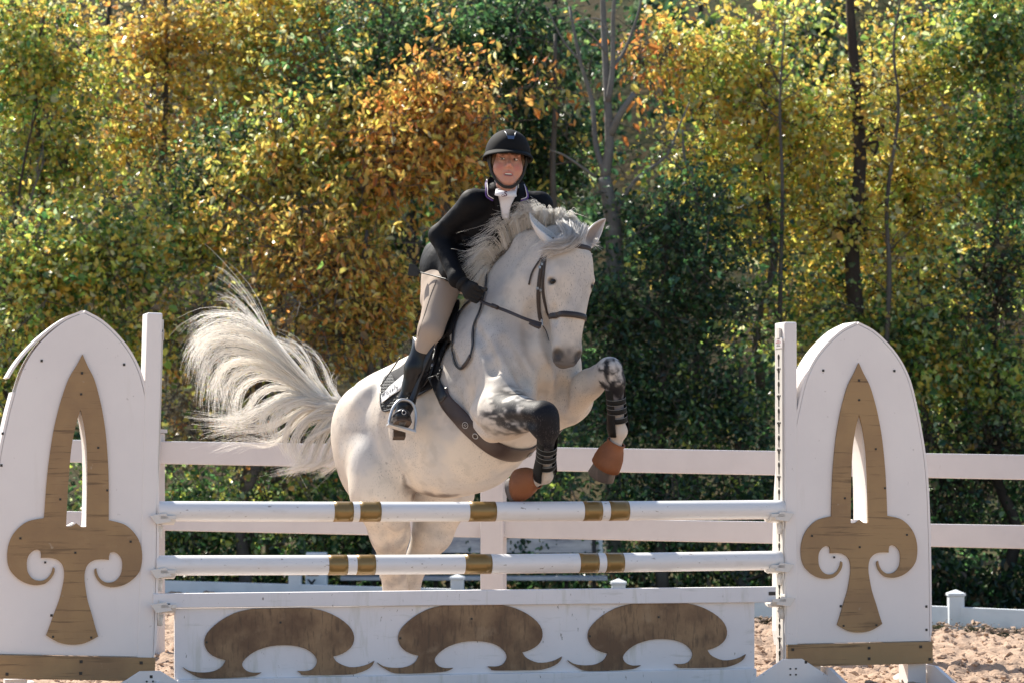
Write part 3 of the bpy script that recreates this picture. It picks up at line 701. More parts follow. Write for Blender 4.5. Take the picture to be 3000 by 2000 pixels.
# hind legs (right leg: image left)
def limb(pts, k=.035, flat=None):
    for (a, ra), (b, rb) in zip(pts[:-1], pts[1:]): hs.cone(a, b, ra, rb, k)
rh = [W(1104, 1340, 15.22), W(1116, 1440, 15.12), W(1142, 1560, 15.22), W(1152, 1672, 15.40), W(1158, 1722, 15.44), W(1160, 1865, 15.40), W(1160, 1900, 15.37), W(1158, 1938, 15.30)]
hs.ell(rh[1] + np.array([.005, -.02, .04]), [nrm([.3, 0, -1]), [0, 1, 0], [1, 0, .3]], (.27, .15, .155), .035)
limb(list(zip(rh, [.17, .155, .100, .060, .058, .038, .047, .042])), .05)
hs.cone(W(1140, 1560, 15.4), W(1130, 1690, 15.50), .05, .035, .04)      # hamstring to point of hock
lh = [W(1300, 1360, 15.50), W(1305, 1440, 15.38), W(1268, 1560, 15.42), W(1206, 1672, 15.58), W(1196, 1720, 15.62), W(1190, 1860, 15.60), W(1188, 1895, 15.57), W(1186, 1932, 15.50)]
hs.ell(lh[1] + np.array([-.02, .02, .02]), [nrm([-.3, 0, -1]), [0, 1, 0], [1, 0, -.3]], (.25, .15, .145), .07)
limb(list(zip(lh, [.16, .145, .100, .060, .056, .038, .047, .042])), .05)
# sheath / groin
hs.ell(W(1262, 1432, 15.25), [HF, HR, HU], (.15, .07, .055), .04)
# neck
NB, NM, NP = W(1478, 965, 14.66), W(1548, 842, 14.50), W(1622, 742, 14.42)
nD = nrm(NP - NB); nS = nrm(np.cross(nD, nrm([.6, -.8, .1]))); nN = np.cross(nS, nD)
if nN[1] > 0: nN, nS = -nN, -nS
Ln = np.linalg.norm(NP - NB)
hs.loft(NB, nD, nS, nN, [(-.16, 0, .0, .235, .31), (.0, 0, 0, .18, .285), (.18, 0, 0, .14, .235), (Ln * .75, 0, 0, .112, .175), (Ln, 0, 0, .094, .14), (Ln + .06, 0, .0, .07, .09)], .07)
hs.cone(W(1420, 868, 14.74), W(1545, 722, 14.56), .075, .055, .08); hs.cone(W(1540, 712, 14.56), W(1640, 685, 14.45), .055, .05, .05)
# head frame
HO = W(1679, 696, 14.33); hD = nrm([-.062, -.14, -1]); hN = np.array([.30, -.95, .0]); hN = nrm(hN - hD * (hN @ hD)); hS = np.cross(hN, hD); hS = hS if hS[0] > 0 else -hS
def HH(t, s_, n): return HO + hD * t + hS * s_ + hN * n
hs.loft(HO, hD, hS, hN, [(-.03, 0, -.06, .055, .06), (.03, 0, -.05, .085, .09), (.10, 0, -.03, .108, .108), (.18, 0, -.03, .117, .115), (.26, 0, -.02, .107, .098), (.34, 0, -.012, .094, .082), (.42, 0, -.008, .083, .073), (.50, 0, -.008, .074, .065), (.56, 0, -.006, .072, .062), (.61, 0, -.010, .066, .056), (.645, 0, -.018, .048, .038)], .02, 2.7)
for s in (1, -1):
    hs.ell(HH(.20, .075 * s, -.12), [hD, hS, hN], (.12, .034, .115), .035)            # cheek plate
    hs.ell(HH(.222, .104 * s, .004), [hD, hS, hN], (.036, .02, .03), .025)           # brow
    hs.cone(HH(.222, .080 * s, .050), HH(.224, .110 * s, .0), .008, .008, .012); hs.cone(HH(.23, .105 * s, -.035), HH(.36, .088 * s, -.022), .013, .009, .02)       # facial crest
    hs.cone(HH(.33, .05 * s, -.10), HH(.55, .03 * s, -.055), .028, .02, .03)           # jaw bar
    hs.ell(HH(.575, .048 * s, .012), [hD, hS, hN], (.040, .027, .034), .02)           # nostril swelling
    hs.ell(HH(.602, .056 * s, .046), [nrm(hD - .3 * hS * s), nrm(hS + .3 * hD * s), hN], (.031, .019, .034), .006, 'sub')
    hs.ell(HH(.240, .116 * s, .020), [hD, hS, hN], (.014, .02, .022), .010, 'sub')      # eye socket
hs.ell(HH(.63, 0, -.045), [hD, hS, hN], (.03, .036, .028), .015)                       # lower lip
hs.ell(HH(.635, 0, .0), [hD, hS, hN], (.022, .042, .026), .02)                         # upper lip
hs.cone(HH(.628, -.05, -.027), HH(.628, .05, -.027), .004, .004, .006, None, 'sub')     # mouth line
hs.cone(HH(.05, 0, .05), HH(.40, 0, .058), .018, .014, .03)                            # nasal bone
# muscle lines: shoulder blade, jugular groove, breast, flank fold, stifle
def groove(pts, r=.016, k=.045, off=-.004):
    P = []
    for x, y in catmull(pts, 3):
        P.append(W(x, y, _fieldY(x, y)))
    for a, b in zip(P[:-1], P[1:]): hs.cone(a, b, r, r, k, None, 'sub')
def _fieldY(x, y):
    for Y in np.arange(13.8, 15.7, .008):
        q = np.round((W(x, y, Y) - hs.lo) / hs.h).astype(int)
        if np.all(q >= 0) and np.all(q < hs.n) and hs.f[tuple(q)] < 0: return Y - .006
    return 15.0
# fore legs
rf = dict(elb=W(1458, 1222, 14.27), mid=W(1522, 1212, 14.12), kn=W(1590, 1220, 13.97), kb=W(1603, 1258, 13.97), can=W(1601, 1320, 14.06), fet=W(1596, 1392, 14.16), pas=W(1562, 1410, 14.20), hf=W(1535, 1412, 14.22))
hs.ell(W(1470, 1218, 14.30), [nrm([1, -.6, 0]), nrm([.6, 1, 0]), [0, 0, 1]], (.18, .12, .118), .10)
limb([(rf['elb'], .105), (rf['mid'], .088), (rf['kn'], .071), (rf['kb'], .060)], .03); hs.ell(rf['kn'] + np.array([.0, 0, -.02]), np.eye(3), (.072, .07, .085), .03)
hs.cone(W(1440, 1268, 14.33), rf['elb'], .042, .08, .05); hs.cone(HB(.22, .17, .08), W(1482, 1200, 14.29), .12, .10, .09)
limb([(rf['kb'], .052), (rf['can'], .034), (rf['fet'], .034)], .02)
hs.ell(rf['fet'], np.eye(3), (.042, .045, .042), .02); limb([(rf['fet'], .036), (rf['pas'], .031), (rf['hf'], .034)], .015)
lf = dict(elb=W(1668, 1180, 14.56), mid=W(1725, 1125, 14.40), kn=W(1786, 1083, 14.24), kb=W(1800, 1118, 14.24), can=W(1806, 1200, 14.28), fet=W(1814, 1262, 14.32), pas=W(1802, 1300, 14.34), hf=W(1788, 1335, 14.35))
hs.ell(W(1665, 1165, 14.60), [nrm([1, 0, .9]), [0, 1, 0], nrm([-.9, 0, 1])], (.13, .11, .13), .05)
limb([(lf['elb'], .088), (lf['mid'], .072), (lf['kn'], .060), (lf['kb'], .055)], .03)
hs.cone(W(1674, 1222, 14.58), W(1700, 1160, 14.48), .025, .05, .03)
limb([(lf['kb'], .050), (lf['can'], .034), (lf['fet'], .034)], .02)
hs.ell(lf['fet'], np.eye(3), (.041, .045, .042), .02); limb([(lf['fet'], .036), (lf['pas'], .031), (lf['hf'], .034)], .015)
for g_, r_ in (([(1385, 960), (1420, 1015), (1440, 1060), (1448, 1090)], .011), ([(1560, 900), (1550, 960), (1555, 1020), (1585, 1080)], .016), ([(1600, 1090), (1598, 1130), (1590, 1165)], .014),
               ([(1640, 1100), (1650, 1140), (1648, 1190)], .012), ([(1122, 1215), (1122, 1270), (1136, 1320), (1160, 1372), (1186, 1405)], .011), ([(1470, 1000), (1500, 1050), (1525, 1095), (1540, 1130)], .010),
               ([(1330, 1150), (1360, 1210), (1420, 1275)], .008), ([(1480, 1238), (1530, 1234), (1560, 1242)], .006), ([(1100, 1480), (1130, 1560), (1140, 1620)], .010), ([(1620, 905), (1622, 940)], .006)):
    groove(g_, r_)
# dock of the tail
dock = [HB(-1.1, 0, .17), W(1000, 1205, 15.80), W(945, 1182, 15.86), W(905, 1165, 15.88)]
limb(list(zip(dock, [.07, .05, .035, .022])), .05)
HV, HFc = hs.mesh(2)
hbvh = bvh_of(HV, HFc)

# colouring of the coat: near white, flea-bitten, dark points on legs and muzzle
def seg_d(P, a, b):
    ab = b - a; t = np.clip(((P - a) @ ab) / (ab @ ab), 0, 1); return np.linalg.norm(P - a - t[:, None] * ab, axis=1), t
jit = (fbm(HV, 30, 4) - .47)
def sst(x, a, b): t = np.clip((x - a) / (b - a), 0, 1); return t * t * (3 - 2 * t)
white = np.array([.635, .56, .475]); cold = np.array([.44, .435, .435]); darkg = np.array([.010, .010, .013]); midg = np.array([.25, .235, .235]); skin = np.array([.115, .09, .08])
C = np.tile(white, (len(HV), 1))
n1 = fbm(HV, 5, 4); C = C + (cold - C) * (sst(n1, .40, .62) * .65)[:, None]; C *= (1 - .12 * sst(fbm(HV + 9, 22, 3), .45, .65))[:, None]
shoul = np.exp(-(((HV - HB(.33, .1, .12)) / .28) ** 2).sum(1)); C = C + (midg - C) * (shoul * .45 * sst(fbm(HV, 7, 4), .36, .58))[:, None]
rump = np.exp(-(((HV - rh[2]) / .2) ** 2).sum(1)); C = C + (midg - C) * (rump * .8 * sst(fbm(HV + 3, 9, 4), .40, .60))[:, None]
# dappled right forearm and dark knee
d, t = seg_d(HV, W(1435, 1190, 14.3), rf['kn']); dap = vnoise(HV * np.array([.6, .6, 1.2]), 26) * .55 + vnoise(HV * np.array([.6, .6, 1.3]) + 5, 60) * .45
near = sst(-d, -.16, -.09) * sst(t, .02, .25) * (HV[:, 1] < 14.5)
C = C + (darkg - C) * (near * np.maximum(sst(dap + .12 * (HV[:, 2] - 1.36) / .08 * .5, .36, .60) * .93, sst(t, .72, .92)))[:, None]
for L, kr in ((rf, .112), (lf, .080)):
    d2, t2 = seg_d(HV, L['kb'], L['fet']); C = C + ((np.array([.05, .05, .058]) if L is rf else np.array([.11, .11, .125])) - C) * (sst(-d2, -.075, -.05) * sst(-t2, -.92, -.5) * sst(t2, .02, .15) * .94)[:, None]
    d1, t1 = seg_d(HV, L['kn'] + (.012 if L is lf else 0.) * np.array([1., 0, 0]), L['kb']); d1 = d1 + jit * .12; C = C + (darkg - C) * (sst(-d1, -kr, -kr * .68) * .98)[:, None]
d1 = np.linalg.norm((HV - W(1746, 1116, 14.33)) / np.array([.025, .06, .018]), axis=1); C = C + (skin - C) * sst(-d1, -1, -.75)[:, None] * .9    # chestnut
# muzzle
tm = (HV - HO) @ hD; lat = (HV - HO) @ hS; nn_ = (HV - HO) @ hN; ishead = (tm > -.05) & (tm < .75) & (np.abs(lat) < np.where(tm > .45, .095, .16)) & (nn_ > -.10) & (nn_ < .2)
C = C + (np.array([.085, .08, .082]) - C) * (ishead * sst(tm + jit * .12, .50, .65) * .85)[:, None]
for s in (1, -1):
    dn = np.linalg.norm((HV - HH(.602, .052 * s, .03)) / .042, axis=1); C = C + (np.array([.05, .045, .045]) - C) * sst(-dn, -1, -.45)[:, None] * .8  # nostrils: shade of the hollow painted on as a dark patch
    dv_ = HV - HH(.242, .104 * s, .024); de = np.sqrt(((dv_ @ hD) / .024) ** 2 + ((dv_ @ hS) / .04) ** 2 + ((dv_ @ hN) / .042) ** 2); C = C + (np.array([.06, .055, .055]) - C) * sst(-de, -1, -.5)[:, None] * .9
dm = np.abs(tm - .628) ; C = C + (np.array([.05, .045, .045]) - C) * (ishead * sst(-dm, -.012, -.004) * (nn_ < .03))[:, None] * .7
# groin: dark skin, plus shade of the thigh fold painted into the coat
gp = [on_surf(hbvh, x, y, 0)[0] for x, y in ((1182, 1392), (1196, 1425), (1215, 1446), (1260, 1449), (1300, 1452), (1335, 1448))]
for a_, b_, w_ in zip(gp[:-1], gp[1:], (.018, .04, .05, .045, .03)):
    dg, _ = seg_d(HV, a_, b_); dg = dg + jit * .05; C = C + (skin - C) * (sst(-dg, -w_ * 1.3, -w_ * .2) * .62)[:, None]
# hocks and hooves get greyer
dg = np.linalg.norm((HV - W(1150, 1680, 15.35)) / .14, axis=1); C = C + (midg - C) * (sst(-dg, -1, -.2) * sst(fbm(HV, 14, 3), .35, .55) * .7)[:, None]
dg = np.linalg.norm((HV - W(1120, 1705, 15.5)) / .06, axis=1); C = C + (darkg - C) * sst(-dg, -1, -.3)[:, None]
C = np.clip(C, .01, 1)

def coat_material():
    m = pmat('horse_coat', (1, 1, 1), .6, .2, attr='coat', bump=((45, 45, 18), .22, .006))
    nt = m.node_tree; N = nt.nodes; L = nt.links; b = N['Principled BSDF']; cur = b.inputs['Base Color'].links[0].from_socket
    tc = [n for n in N if n.type == 'TEX_COORD'][0]
    for sc, lo, hi, st, colr in ((155, .615, .675, .65, (.17, .155, .15)), (75, .655, .71, .5, (.22, .20, .19))):
        mp = N.new('ShaderNodeMapping'); mp.inputs['Scale'].default_value = (1.4, 1.4, .55); mp.inputs['Rotation'].default_value = (.3, .5, .2); L.new(tc.outputs['Object'], mp.inputs[0])
        nz = N.new('ShaderNodeTexNoise'); nz.inputs['Scale'].default_value = sc; nz.inputs['Detail'].default_value = 2; L.new(mp.outputs[0], nz.inputs[0])
        big = N.new('ShaderNodeTexNoise'); big.inputs['Scale'].default_value = 5; L.new(tc.outputs['Object'], big.inputs[0])
        mr = N.new('ShaderNodeMapRange'); mr.inputs[1].default_value = lo; mr.inputs[2].default_value = hi; mr.inputs[4].default_value = st; L.new(nz.outputs[0], mr.inputs[0])
        m2 = N.new('ShaderNodeMapRange'); m2.inputs[1].default_value = .38; m2.inputs[2].default_value = .6; L.new(big.outputs[0], m2.inputs[0])
        mu = N.new('ShaderNodeMath'); mu.operation = 'MULTIPLY'; L.new(mr.outputs[0], mu.inputs[0]); L.new(m2.outputs[0], mu.inputs[1])
        mx = N.new('ShaderNodeMix'); mx.data_type = 'RGBA'; L.new(mu.outputs[0], mx.inputs['Factor']); L.new(cur, mx.inputs['A']); mx.inputs['B'].default_value = (*colr, 1); cur = mx.outputs['Result']
    L.new(cur, b.inputs['Base Color']); return m
M['coat'] = coat_material()
M['hoof'] = pmat('hoof_horn', (.10, .085, .08), .5, .4, [((30, 30, 6), (.22, .18, .16), .5, .75, .7)], bump=((40, 40, 120), .2, .004))
M['hair_white'] = pmat('tail_hair', (1, 1, 1), .45, .4, attr='hair', transl=.5)
M['eye'] = pmat('eye_dark', (.006, .005, .005), .12, .3)
horse = thing('horse', 'light grey horse with dark knees jumping over the striped poles', 'horse', W(1175, 1950, 15.45))
me = np_mesh('body', HV, HFc, True); vcol(me, 'coat', C); link('body', me, M['coat'], horse)
for s in (1, -1):
    e = bmesh.new(); bmesh.ops.create_uvsphere(e, u_segments=18, v_segments=12, radius=1.); V_ = np.array([v.co[:] for v in e.verts]); F_ = [tuple(v.index for v in f.verts) for f in e.faces]; e.free()
    MB().add((V_ * np.array([.0165, .019, .027])) @ np.array([hD, hS, hN]) + HH(.242, .0935 * s, .022), F_).build('eye', M['eye'], horse, True)
# ears
def ear(base, tip, opening, width, name='ear', dark_in=False):
    base, tip = np.asarray(base), np.asarray(tip); ax_ = nrm(tip - base); op = nrm(opening - ax_ * (opening @ ax_)); sd = np.cross(ax_, op); L_ = np.linalg.norm(tip - base)
    n, m_ = 14, 13; V = []; 
    for i in range(n):
        t = i / (n - 1); w = width * (np.interp(t, [0, .15, .4, .7, .9, 1], [.62, .85, 1, .72, .36, .03])); span = np.interp(t, [0, .2, .6, 1], [5.6, 4.5, 3.4, 2.2])
        bend = -.02 * math.sin(t * 2.6)
        for j in range(m_):
            a = (j / (m_ - 1) - .5) * span; V.append(base + ax_ * L_ * t + op * (bend - w * math.cos(a) * .85 + w * .4) + sd * w * math.sin(a))
    F = [(i * m_ + j, i * m_ + j + 1, (i + 1) * m_ + j + 1, (i + 1) * m_ + j) for i in range(n - 1) for j in range(m_ - 1)]
    V = np.array(V); me = np_mesh('ear', V, np.array(F), True)
    tt = np.repeat(np.linspace(0, 1, n), m_); jj = np.tile(np.abs(np.linspace(-1, 1, m_)), n)
    c = np.tile(np.array([.70, .66, .62]), (len(V), 1)); c = c + (np.array([.30, .22, .19]) - c) * (.25 * sst(tt, .75, 1))[:, None]; c = c + (np.array([.22, .16, .135]) - c) * (sst(-jj, -.75, -.3) * sst(tt, .1, .3) * (.75 if dark_in else 0))[:, None]; vcol(me, 'coat', c)
    o = link(name, me, M['coat'], horse); sd_ = o.modifiers.new('thickness', 'SOLIDIFY'); sd_.thickness = .007; sd_.offset = 0
    ss = o.modifiers.new('sub', 'SUBSURF'); ss.levels = 1; ss.render_levels = 1
    return o
ear(HH(.055, -.075, -.045), W(1556, 620, 14.40), nrm([.75, -.45, -.3]) , .043)
ear(HH(.035, .070, -.05), W(1777, 641, 14.42), nrm([.45, -.88, -.1]), .040, dark_in=True)
# hooves
def hoof(top, d, front, L_=.085, r0=.046, r1=.062):
    d = nrm(d); front = nrm(front - d * (front @ d)); side = np.cross(d, front); V = []; n = 20
    for t, r, sh in ((0, r0 * .9, 0), (.08, r0, .0), (1, r1, .022), (1.02, r1 * .93, .022), (.98, r1 * .55, .018)):
        for k in range(n):
            a = 2 * math.pi * k / n; V.append(top + d * L_ * t + front * (r * 1.08 * math.cos(a) + sh) + side * r * math.sin(a))
    F = [(i * n + k, i * n + (k + 1) % n, (i + 1) * n + (k + 1) % n, (i + 1) * n + k) for i in range(4) for k in range(n)]
    b = MB().add(V, F + [tuple(4 * n + k for k in range(n))]); return b.build('hoof', M['hoof'], horse, True)
hoof(rf['hf'] + np.array([.008, 0, .002]), W(1490, 1428, 14.28) - rf['hf'], np.array([-.1, -.3, -1.]), .085)
hoof(lf['hf'] + np.array([.004, 0, .012]), W(1748, 1425, 14.42) - lf['hf'], np.array([-.1, -1., -.1]), .125, .05, .070)
for p in (rh[-1], lh[-1]): hoof(p + np.array([0, 0, .02]), np.array([.15, -.35, -1.]), np.array([.3, -1, 0]), .085)
# ------------------------------------------------------------------ hair strands
def strands(name, guides, per, spread, r0, parent, label=None, mat=None, base=(.95, .92, .86), dark=(.62, .58, .53), seg=11, wild=.12, len_var=.25, r_end=.35):
    """guides: list of (points Nx3, clump radius scale, darkness); every strand is a thin three-sided tube"""
    VV, FF, CC = [], [], []; off = 0
    for gi, (gp, sc_, dk) in enumerate(guides):
        c = catmull(gp, 8); L = np.linalg.norm(np.diff(c, axis=0), axis=1).sum(); s = np.linspace(0, 1, len(c)); n = max(3, int(per * sc_))
        sub = rng.normal(0, 1, (6, 3)) * spread * .8; subt = rng.normal(0, 1, (6, 3)) * L * wild * .8
        for i in range(n):
            q = rng.integers(0, 6); o0 = sub[q] * .8 + rng.normal(0, 1, 3) * spread * .5; o1 = subt[q] * 1.0 + rng.normal(0, 1, 3) * L * wild * .45
            if rng.random() < .07: o1 *= 2.4
            ln = 1 - len_var * rng.random() ** 1.5; t = np.linspace(0, ln, seg)
            P = np.stack([np.interp(t, s, c[:, j]) for j in range(3)], 1)
            ph = rng.random(3) * 6.28; wob = np.stack([np.sin(t * (5 + 4 * rng.random()) + ph[j]) for j in range(3)], 1) * L * .018
            P = P + o0 * (1 - .35 * t[:, None]) + o1 * (t[:, None] ** 1.6) + wob * t[:, None]
            rad = r0 * (.75 + .5 * rng.random()) * (1 - (1 - r_end) * t)
            T = np.gradient(P, axis=0); T /= np.linalg.norm(T, axis=1)[:, None] + 1e-9
            a = np.cross(T, rng.normal(0, 1, 3)); a /= np.linalg.norm(a, axis=1)[:, None] + 1e-9
            VV.append(np.stack([P - rad[:, None] * a, P + rad[:, None] * a], 1).reshape(-1, 3))
            idx = np.arange(seg * 2).reshape(seg, 2) + off; FF.append(np.stack([idx[:-1, 0], idx[:-1, 1], idx[1:, 1], idx[1:, 0]], 1)); off += seg * 2
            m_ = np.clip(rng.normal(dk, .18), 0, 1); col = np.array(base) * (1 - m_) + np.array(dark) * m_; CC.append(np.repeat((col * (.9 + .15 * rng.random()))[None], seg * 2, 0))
    me = np_mesh(name, np.vstack(VV), np.vstack(FF), True); vcol(me, 'hair', np.vstack(CC))
    o = link(name, me, mat or M['hair_white'], parent)
    o['kind'] = 'stuff'
    if label: o['label'] = label
    return o
def G(pts, sc=1., dk=.1, Y0=15.8, Y1=None):
    n = len(pts); Y1 = Y0 if Y1 is None else Y1
    return (np.array([W(x, y, Y0 + (Y1 - Y0) * i / (n - 1)) for i, (x, y) in enumerate(pts)]), sc, dk)
T0, T1 = 15.84, 15.9
tg = [
 # the long upper fan, sweeping up-left and arching over
 G([(960, 1185), (880, 1110), (800, 1010), (740, 910), (660, 830), (610, 815)], .22, .02, T0, 16.0),
 G([(960, 1180), (880, 1100), (800, 1000), (750, 940), (690, 880), (640, 870)], .35, .02, T0, 15.95), G([(955, 1178), (870, 1085), (780, 980), (690, 925), (600, 935), (545, 985)], .8, .0, T0, T1),
 G([(950, 1175), (860, 1080), (760, 985), (660, 950), (580, 985), (552, 1060)], 1, .0, T0, T1),
 G([(950, 1175), (860, 1085), (760, 1000), (660, 970), (580, 1010), (545, 1100)], 1, .0, T0, T1),
 G([(945, 1180), (850, 1095), (745, 1020), (640, 1005), (585, 1050), (575, 1130)], 1.2, .0, T0, T1),
 G([(945, 1180), (850, 1100), (740, 1040), (650, 1040), (610, 1100), (605, 1190)], 1.2, .0, T0, T1),
 G([(945, 1185), (850, 1110), (750, 1060), (670, 1070), (632, 1130), (640, 1220)], 1.2, .02, T0, T1),
 G([(945, 1185), (850, 1120), (760, 1080), (695, 1095), (665, 1150), (668, 1230)], 1, .04, T0, T1),
 G([(945, 1190), (860, 1130), (780, 1105), (720, 1125), (695, 1170), (690, 1240)], 1, .05, T0, T1),
 G([(950, 1190), (870, 1145), (800, 1135), (750, 1160), (722, 1205), (640, 1240)], .9, .08, T0, T1),
 G([(955, 1190), (880, 1155), (820, 1160), (770, 1190), (690, 1230), (600, 1235)], .8, .1, T0, T1),
 G([(960, 1195), (880, 1165), (800, 1190), (720, 1230), (640, 1235), (560, 1230)], .7, .1, T0, 15.8),
 G([(960, 1195), (900, 1190), (830, 1230), (760, 1255), (680, 1255), (600, 1275)], .7, .12, T0, 15.8),
 G([(960, 1200), (900, 1210), (840, 1270), (790, 1300), (720, 1290), (640, 1320)], .7, .12, T0, 15.8),
 # the right-hand wispy crest
 G([(985, 1185), (940, 1120), (915, 1060), (880, 1010), (815, 985)], .3, .05, T0, 15.95),
 G([(975, 1180), (920, 1110), (880, 1050), (830, 1010), (760, 990)], .5, .04, T0, 15.95),
 G([(1000, 1190), (965, 1130), (950, 1080), (925, 1040), (880, 1010)], .3, .08, T0, 15.95),
 G([(1015, 1195), (990, 1155), (975, 1120), (990, 1090)], .15, .1, T0, 15.95),
 # the heavy lower fall
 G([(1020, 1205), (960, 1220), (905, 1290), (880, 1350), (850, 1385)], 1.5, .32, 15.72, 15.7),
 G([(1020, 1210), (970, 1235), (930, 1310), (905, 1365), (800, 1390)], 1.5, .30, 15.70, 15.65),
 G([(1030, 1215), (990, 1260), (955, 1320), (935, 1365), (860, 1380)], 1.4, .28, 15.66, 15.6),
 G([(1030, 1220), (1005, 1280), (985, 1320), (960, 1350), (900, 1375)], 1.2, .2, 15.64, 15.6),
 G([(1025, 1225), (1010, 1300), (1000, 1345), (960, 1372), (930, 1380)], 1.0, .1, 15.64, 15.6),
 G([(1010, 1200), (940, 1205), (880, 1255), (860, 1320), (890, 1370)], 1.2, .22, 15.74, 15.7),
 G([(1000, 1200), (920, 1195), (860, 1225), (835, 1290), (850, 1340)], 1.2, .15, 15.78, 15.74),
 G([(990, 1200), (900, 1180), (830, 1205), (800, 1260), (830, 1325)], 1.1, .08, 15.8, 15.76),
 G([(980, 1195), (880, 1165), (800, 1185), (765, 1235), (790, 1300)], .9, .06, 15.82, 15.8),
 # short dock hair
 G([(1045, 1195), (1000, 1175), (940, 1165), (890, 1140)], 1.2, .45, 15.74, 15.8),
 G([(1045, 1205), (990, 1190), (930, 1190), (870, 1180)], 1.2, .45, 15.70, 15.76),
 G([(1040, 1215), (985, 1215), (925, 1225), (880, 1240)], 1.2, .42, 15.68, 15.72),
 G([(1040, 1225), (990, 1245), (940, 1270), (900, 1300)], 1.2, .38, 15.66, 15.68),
]
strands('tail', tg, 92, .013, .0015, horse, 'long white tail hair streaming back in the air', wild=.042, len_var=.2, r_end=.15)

# mane: rooted along the crest, blown to the rider's side
crest = catmull([W(1436, 812, 14.68), W(1452, 775, 14.66), W(1487, 738, 14.62), W(1530, 702, 14.58), W(1580, 676, 14.52), W(1630, 664, 14.47), W(1672, 668, 14.42)], 12)
mg = []
nC = 46
for i in range(nC):
    t = i / (nC - 1); p = np.array([np.interp(t, np.linspace(0, 1, len(crest)), crest[:, j]) for j in range(3)])
    # tip offset in metres, from the photo: long and to the left low on the neck, upright and right-leaning near the poll
    dx = np.interp(t, [0, .15, .3, .45, .6, .75, 1], [-.06, -.125, -.120, -.095, -.060, -.015, .03]); dz = np.interp(t, [0, .15, .3, .45, .6, .75, 1], [-.06, .0, .055, .105, .115, .070, -.005])
    dx += rng.normal(0, .020); dz += rng.normal(0, .02); lift = np.interp(t, [0, .4, 1], [.035, .07, .03])
    tip = p + np.array([dx, -.02 + rng.normal(0, .025), dz]); mid = p + np.array([dx * .45, -.05, dz * .5 + lift])
    mg.append((np.array([p + rng.normal(0, .006, 3), mid, tip, tip + np.array([dx * .30 - .012, 0, -.034])]), 1, float(np.interp(t, [0, .3, .6, 1], [.0, .1, .3, .35]))))
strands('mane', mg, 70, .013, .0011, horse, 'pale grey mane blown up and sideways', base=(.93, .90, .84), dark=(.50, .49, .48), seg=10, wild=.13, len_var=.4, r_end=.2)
# short dark hair at the roots of the mane
rg = []
for i in range(26):
    t = i / 25; p = np.array([np.interp(t, np.linspace(0, 1, len(crest)), crest[:, j]) for j in range(3)])
    q = p + np.array([np.interp(t, [0, .5, 1], [-.03, -.03, .01]), -.035, -.03 + .05 * t]); rg.append((np.array([p, (p + q) / 2 + [0, 0, .012], q]), 1, .9))
strands('mane_roots', rg, 30, .010, .0012, horse, 'darker hair at the roots of the mane', base=(.5, .44, .38), dark=(.30, .25, .21), seg=6, wild=.15)
# forelock swept across the forehead to the left
fg = []
for i in range(14):
    a = i / 13; st = W(1640 + 74 * a, 652 + 14 * a, 14.37 - .02 * a); y1 = 700 + 16 * a
    fg.append((np.array([st, W(1672 + 30 * (a - .3), y1 - 12, 14.24), W(1650, y1 + 8 + 6 * a, 14.215), W(1622, y1 + 14, 14.235), W(1592 - 6 * a, 742 - 10 * a, 14.30)]), 1, .35 + .2 * rng.random()))
strands('forelock', fg, 90, .014, .0011, horse, 'forelock swept across under the brow', base=(.9, .87, .82), dark=(.5, .48, .47), seg=10, wild=.05, len_var=.5)
# fuzzy ear and chin whisker tufts
eg = []
for bx, by, tx, ty in ((1600, 700, 1585, 712), (1610, 712, 1596, 730), (1735, 715, 1750, 722), (1742, 705, 1757, 712)):
    eg.append((np.array([W(bx, by, 14.36), W((bx + tx) / 2, (by + ty) / 2, 14.34), W(tx, ty, 14.34)]), 1, .1))
strands('ear_tuft', eg, 30, .008, .001, horse, base=(.8, .78, .74), seg=5, wild=.3)

# ------------------------------------------------------------------ tack
M['leather'] = pmat('dark_brown_leather', (.030, .020, .018), .42, .45, [((30, 30, 30), (.05, .035, .03), .5, .7, .7)], bump=(120, .15, .002))
M['leather_black'] = pmat('black_leather', (.014, .014, .017), .36, .5, [((20, 20, 20), (.03, .03, .035), .5, .75, .6)], bump=(60, .2, .004))
M['girth'] = pmat('brown_girth_leather', (.045, .028, .023), .38, .45, [((12, 12, 12), (.07, .046, .038), .45, .7, .7)], bump=(90, .15, .003))
M['steel'] = pmat('steel', (.40, .40, .40), .3, .5, metallic=.9)
M['bright'] = pmat('bright_aluminium', (.58, .58, .57), .38, .5, metallic=.6)
# bridle
hb = HH(0, 0, 0)
bridle = thing('bridle', 'dark brown leather bridle with reins on the grey horse', 'bridle', HH(.3, 0, 0))
def head_loop(t_of, a0, a1, width, th, name, off=.005, n=40, cn=-.03):
    """band round the head: rays from the head axis"""
    P, Nn = [], []
    for i in range(n + 1):
        a = a0 + (a1 - a0) * i / n; t = t_of(a) if callable(t_of) else t_of
        dr = hN * math.cos(a) + hS * math.sin(a); org = HH(t, 0, cn) + dr * .30
        h = hbvh.ray_cast(Vector(org), Vector(-dr), .4)
        if h[0] is None: continue
        P.append(np.array(h[0]) + np.array(h[1]) * off); Nn.append(dr)
    P = np.array(P); Nn = np.array(Nn)
    for _ in range(2): P[1:-1] = .25 * P[:-2] + .5 * P[1:-1] + .25 * P[2:]
    return MB().tube(P, width / 2, 10, True, (Nn, th / width)).build(name, M['leather'], bridle, True)
head_loop(.058, -1.55, 1.5, .026, .008, 'browband')
head_loop(.405, -1.75, 1.75, .030, .010, 'noseband')
strap_on(hbvh, [(1603, 733), (1597, 765), (1594, 800), (1592, 850), (1598, 890), (1608, 925)], .019, .006, .005, 'noseband_cheekpiece', M['leather'], bridle)
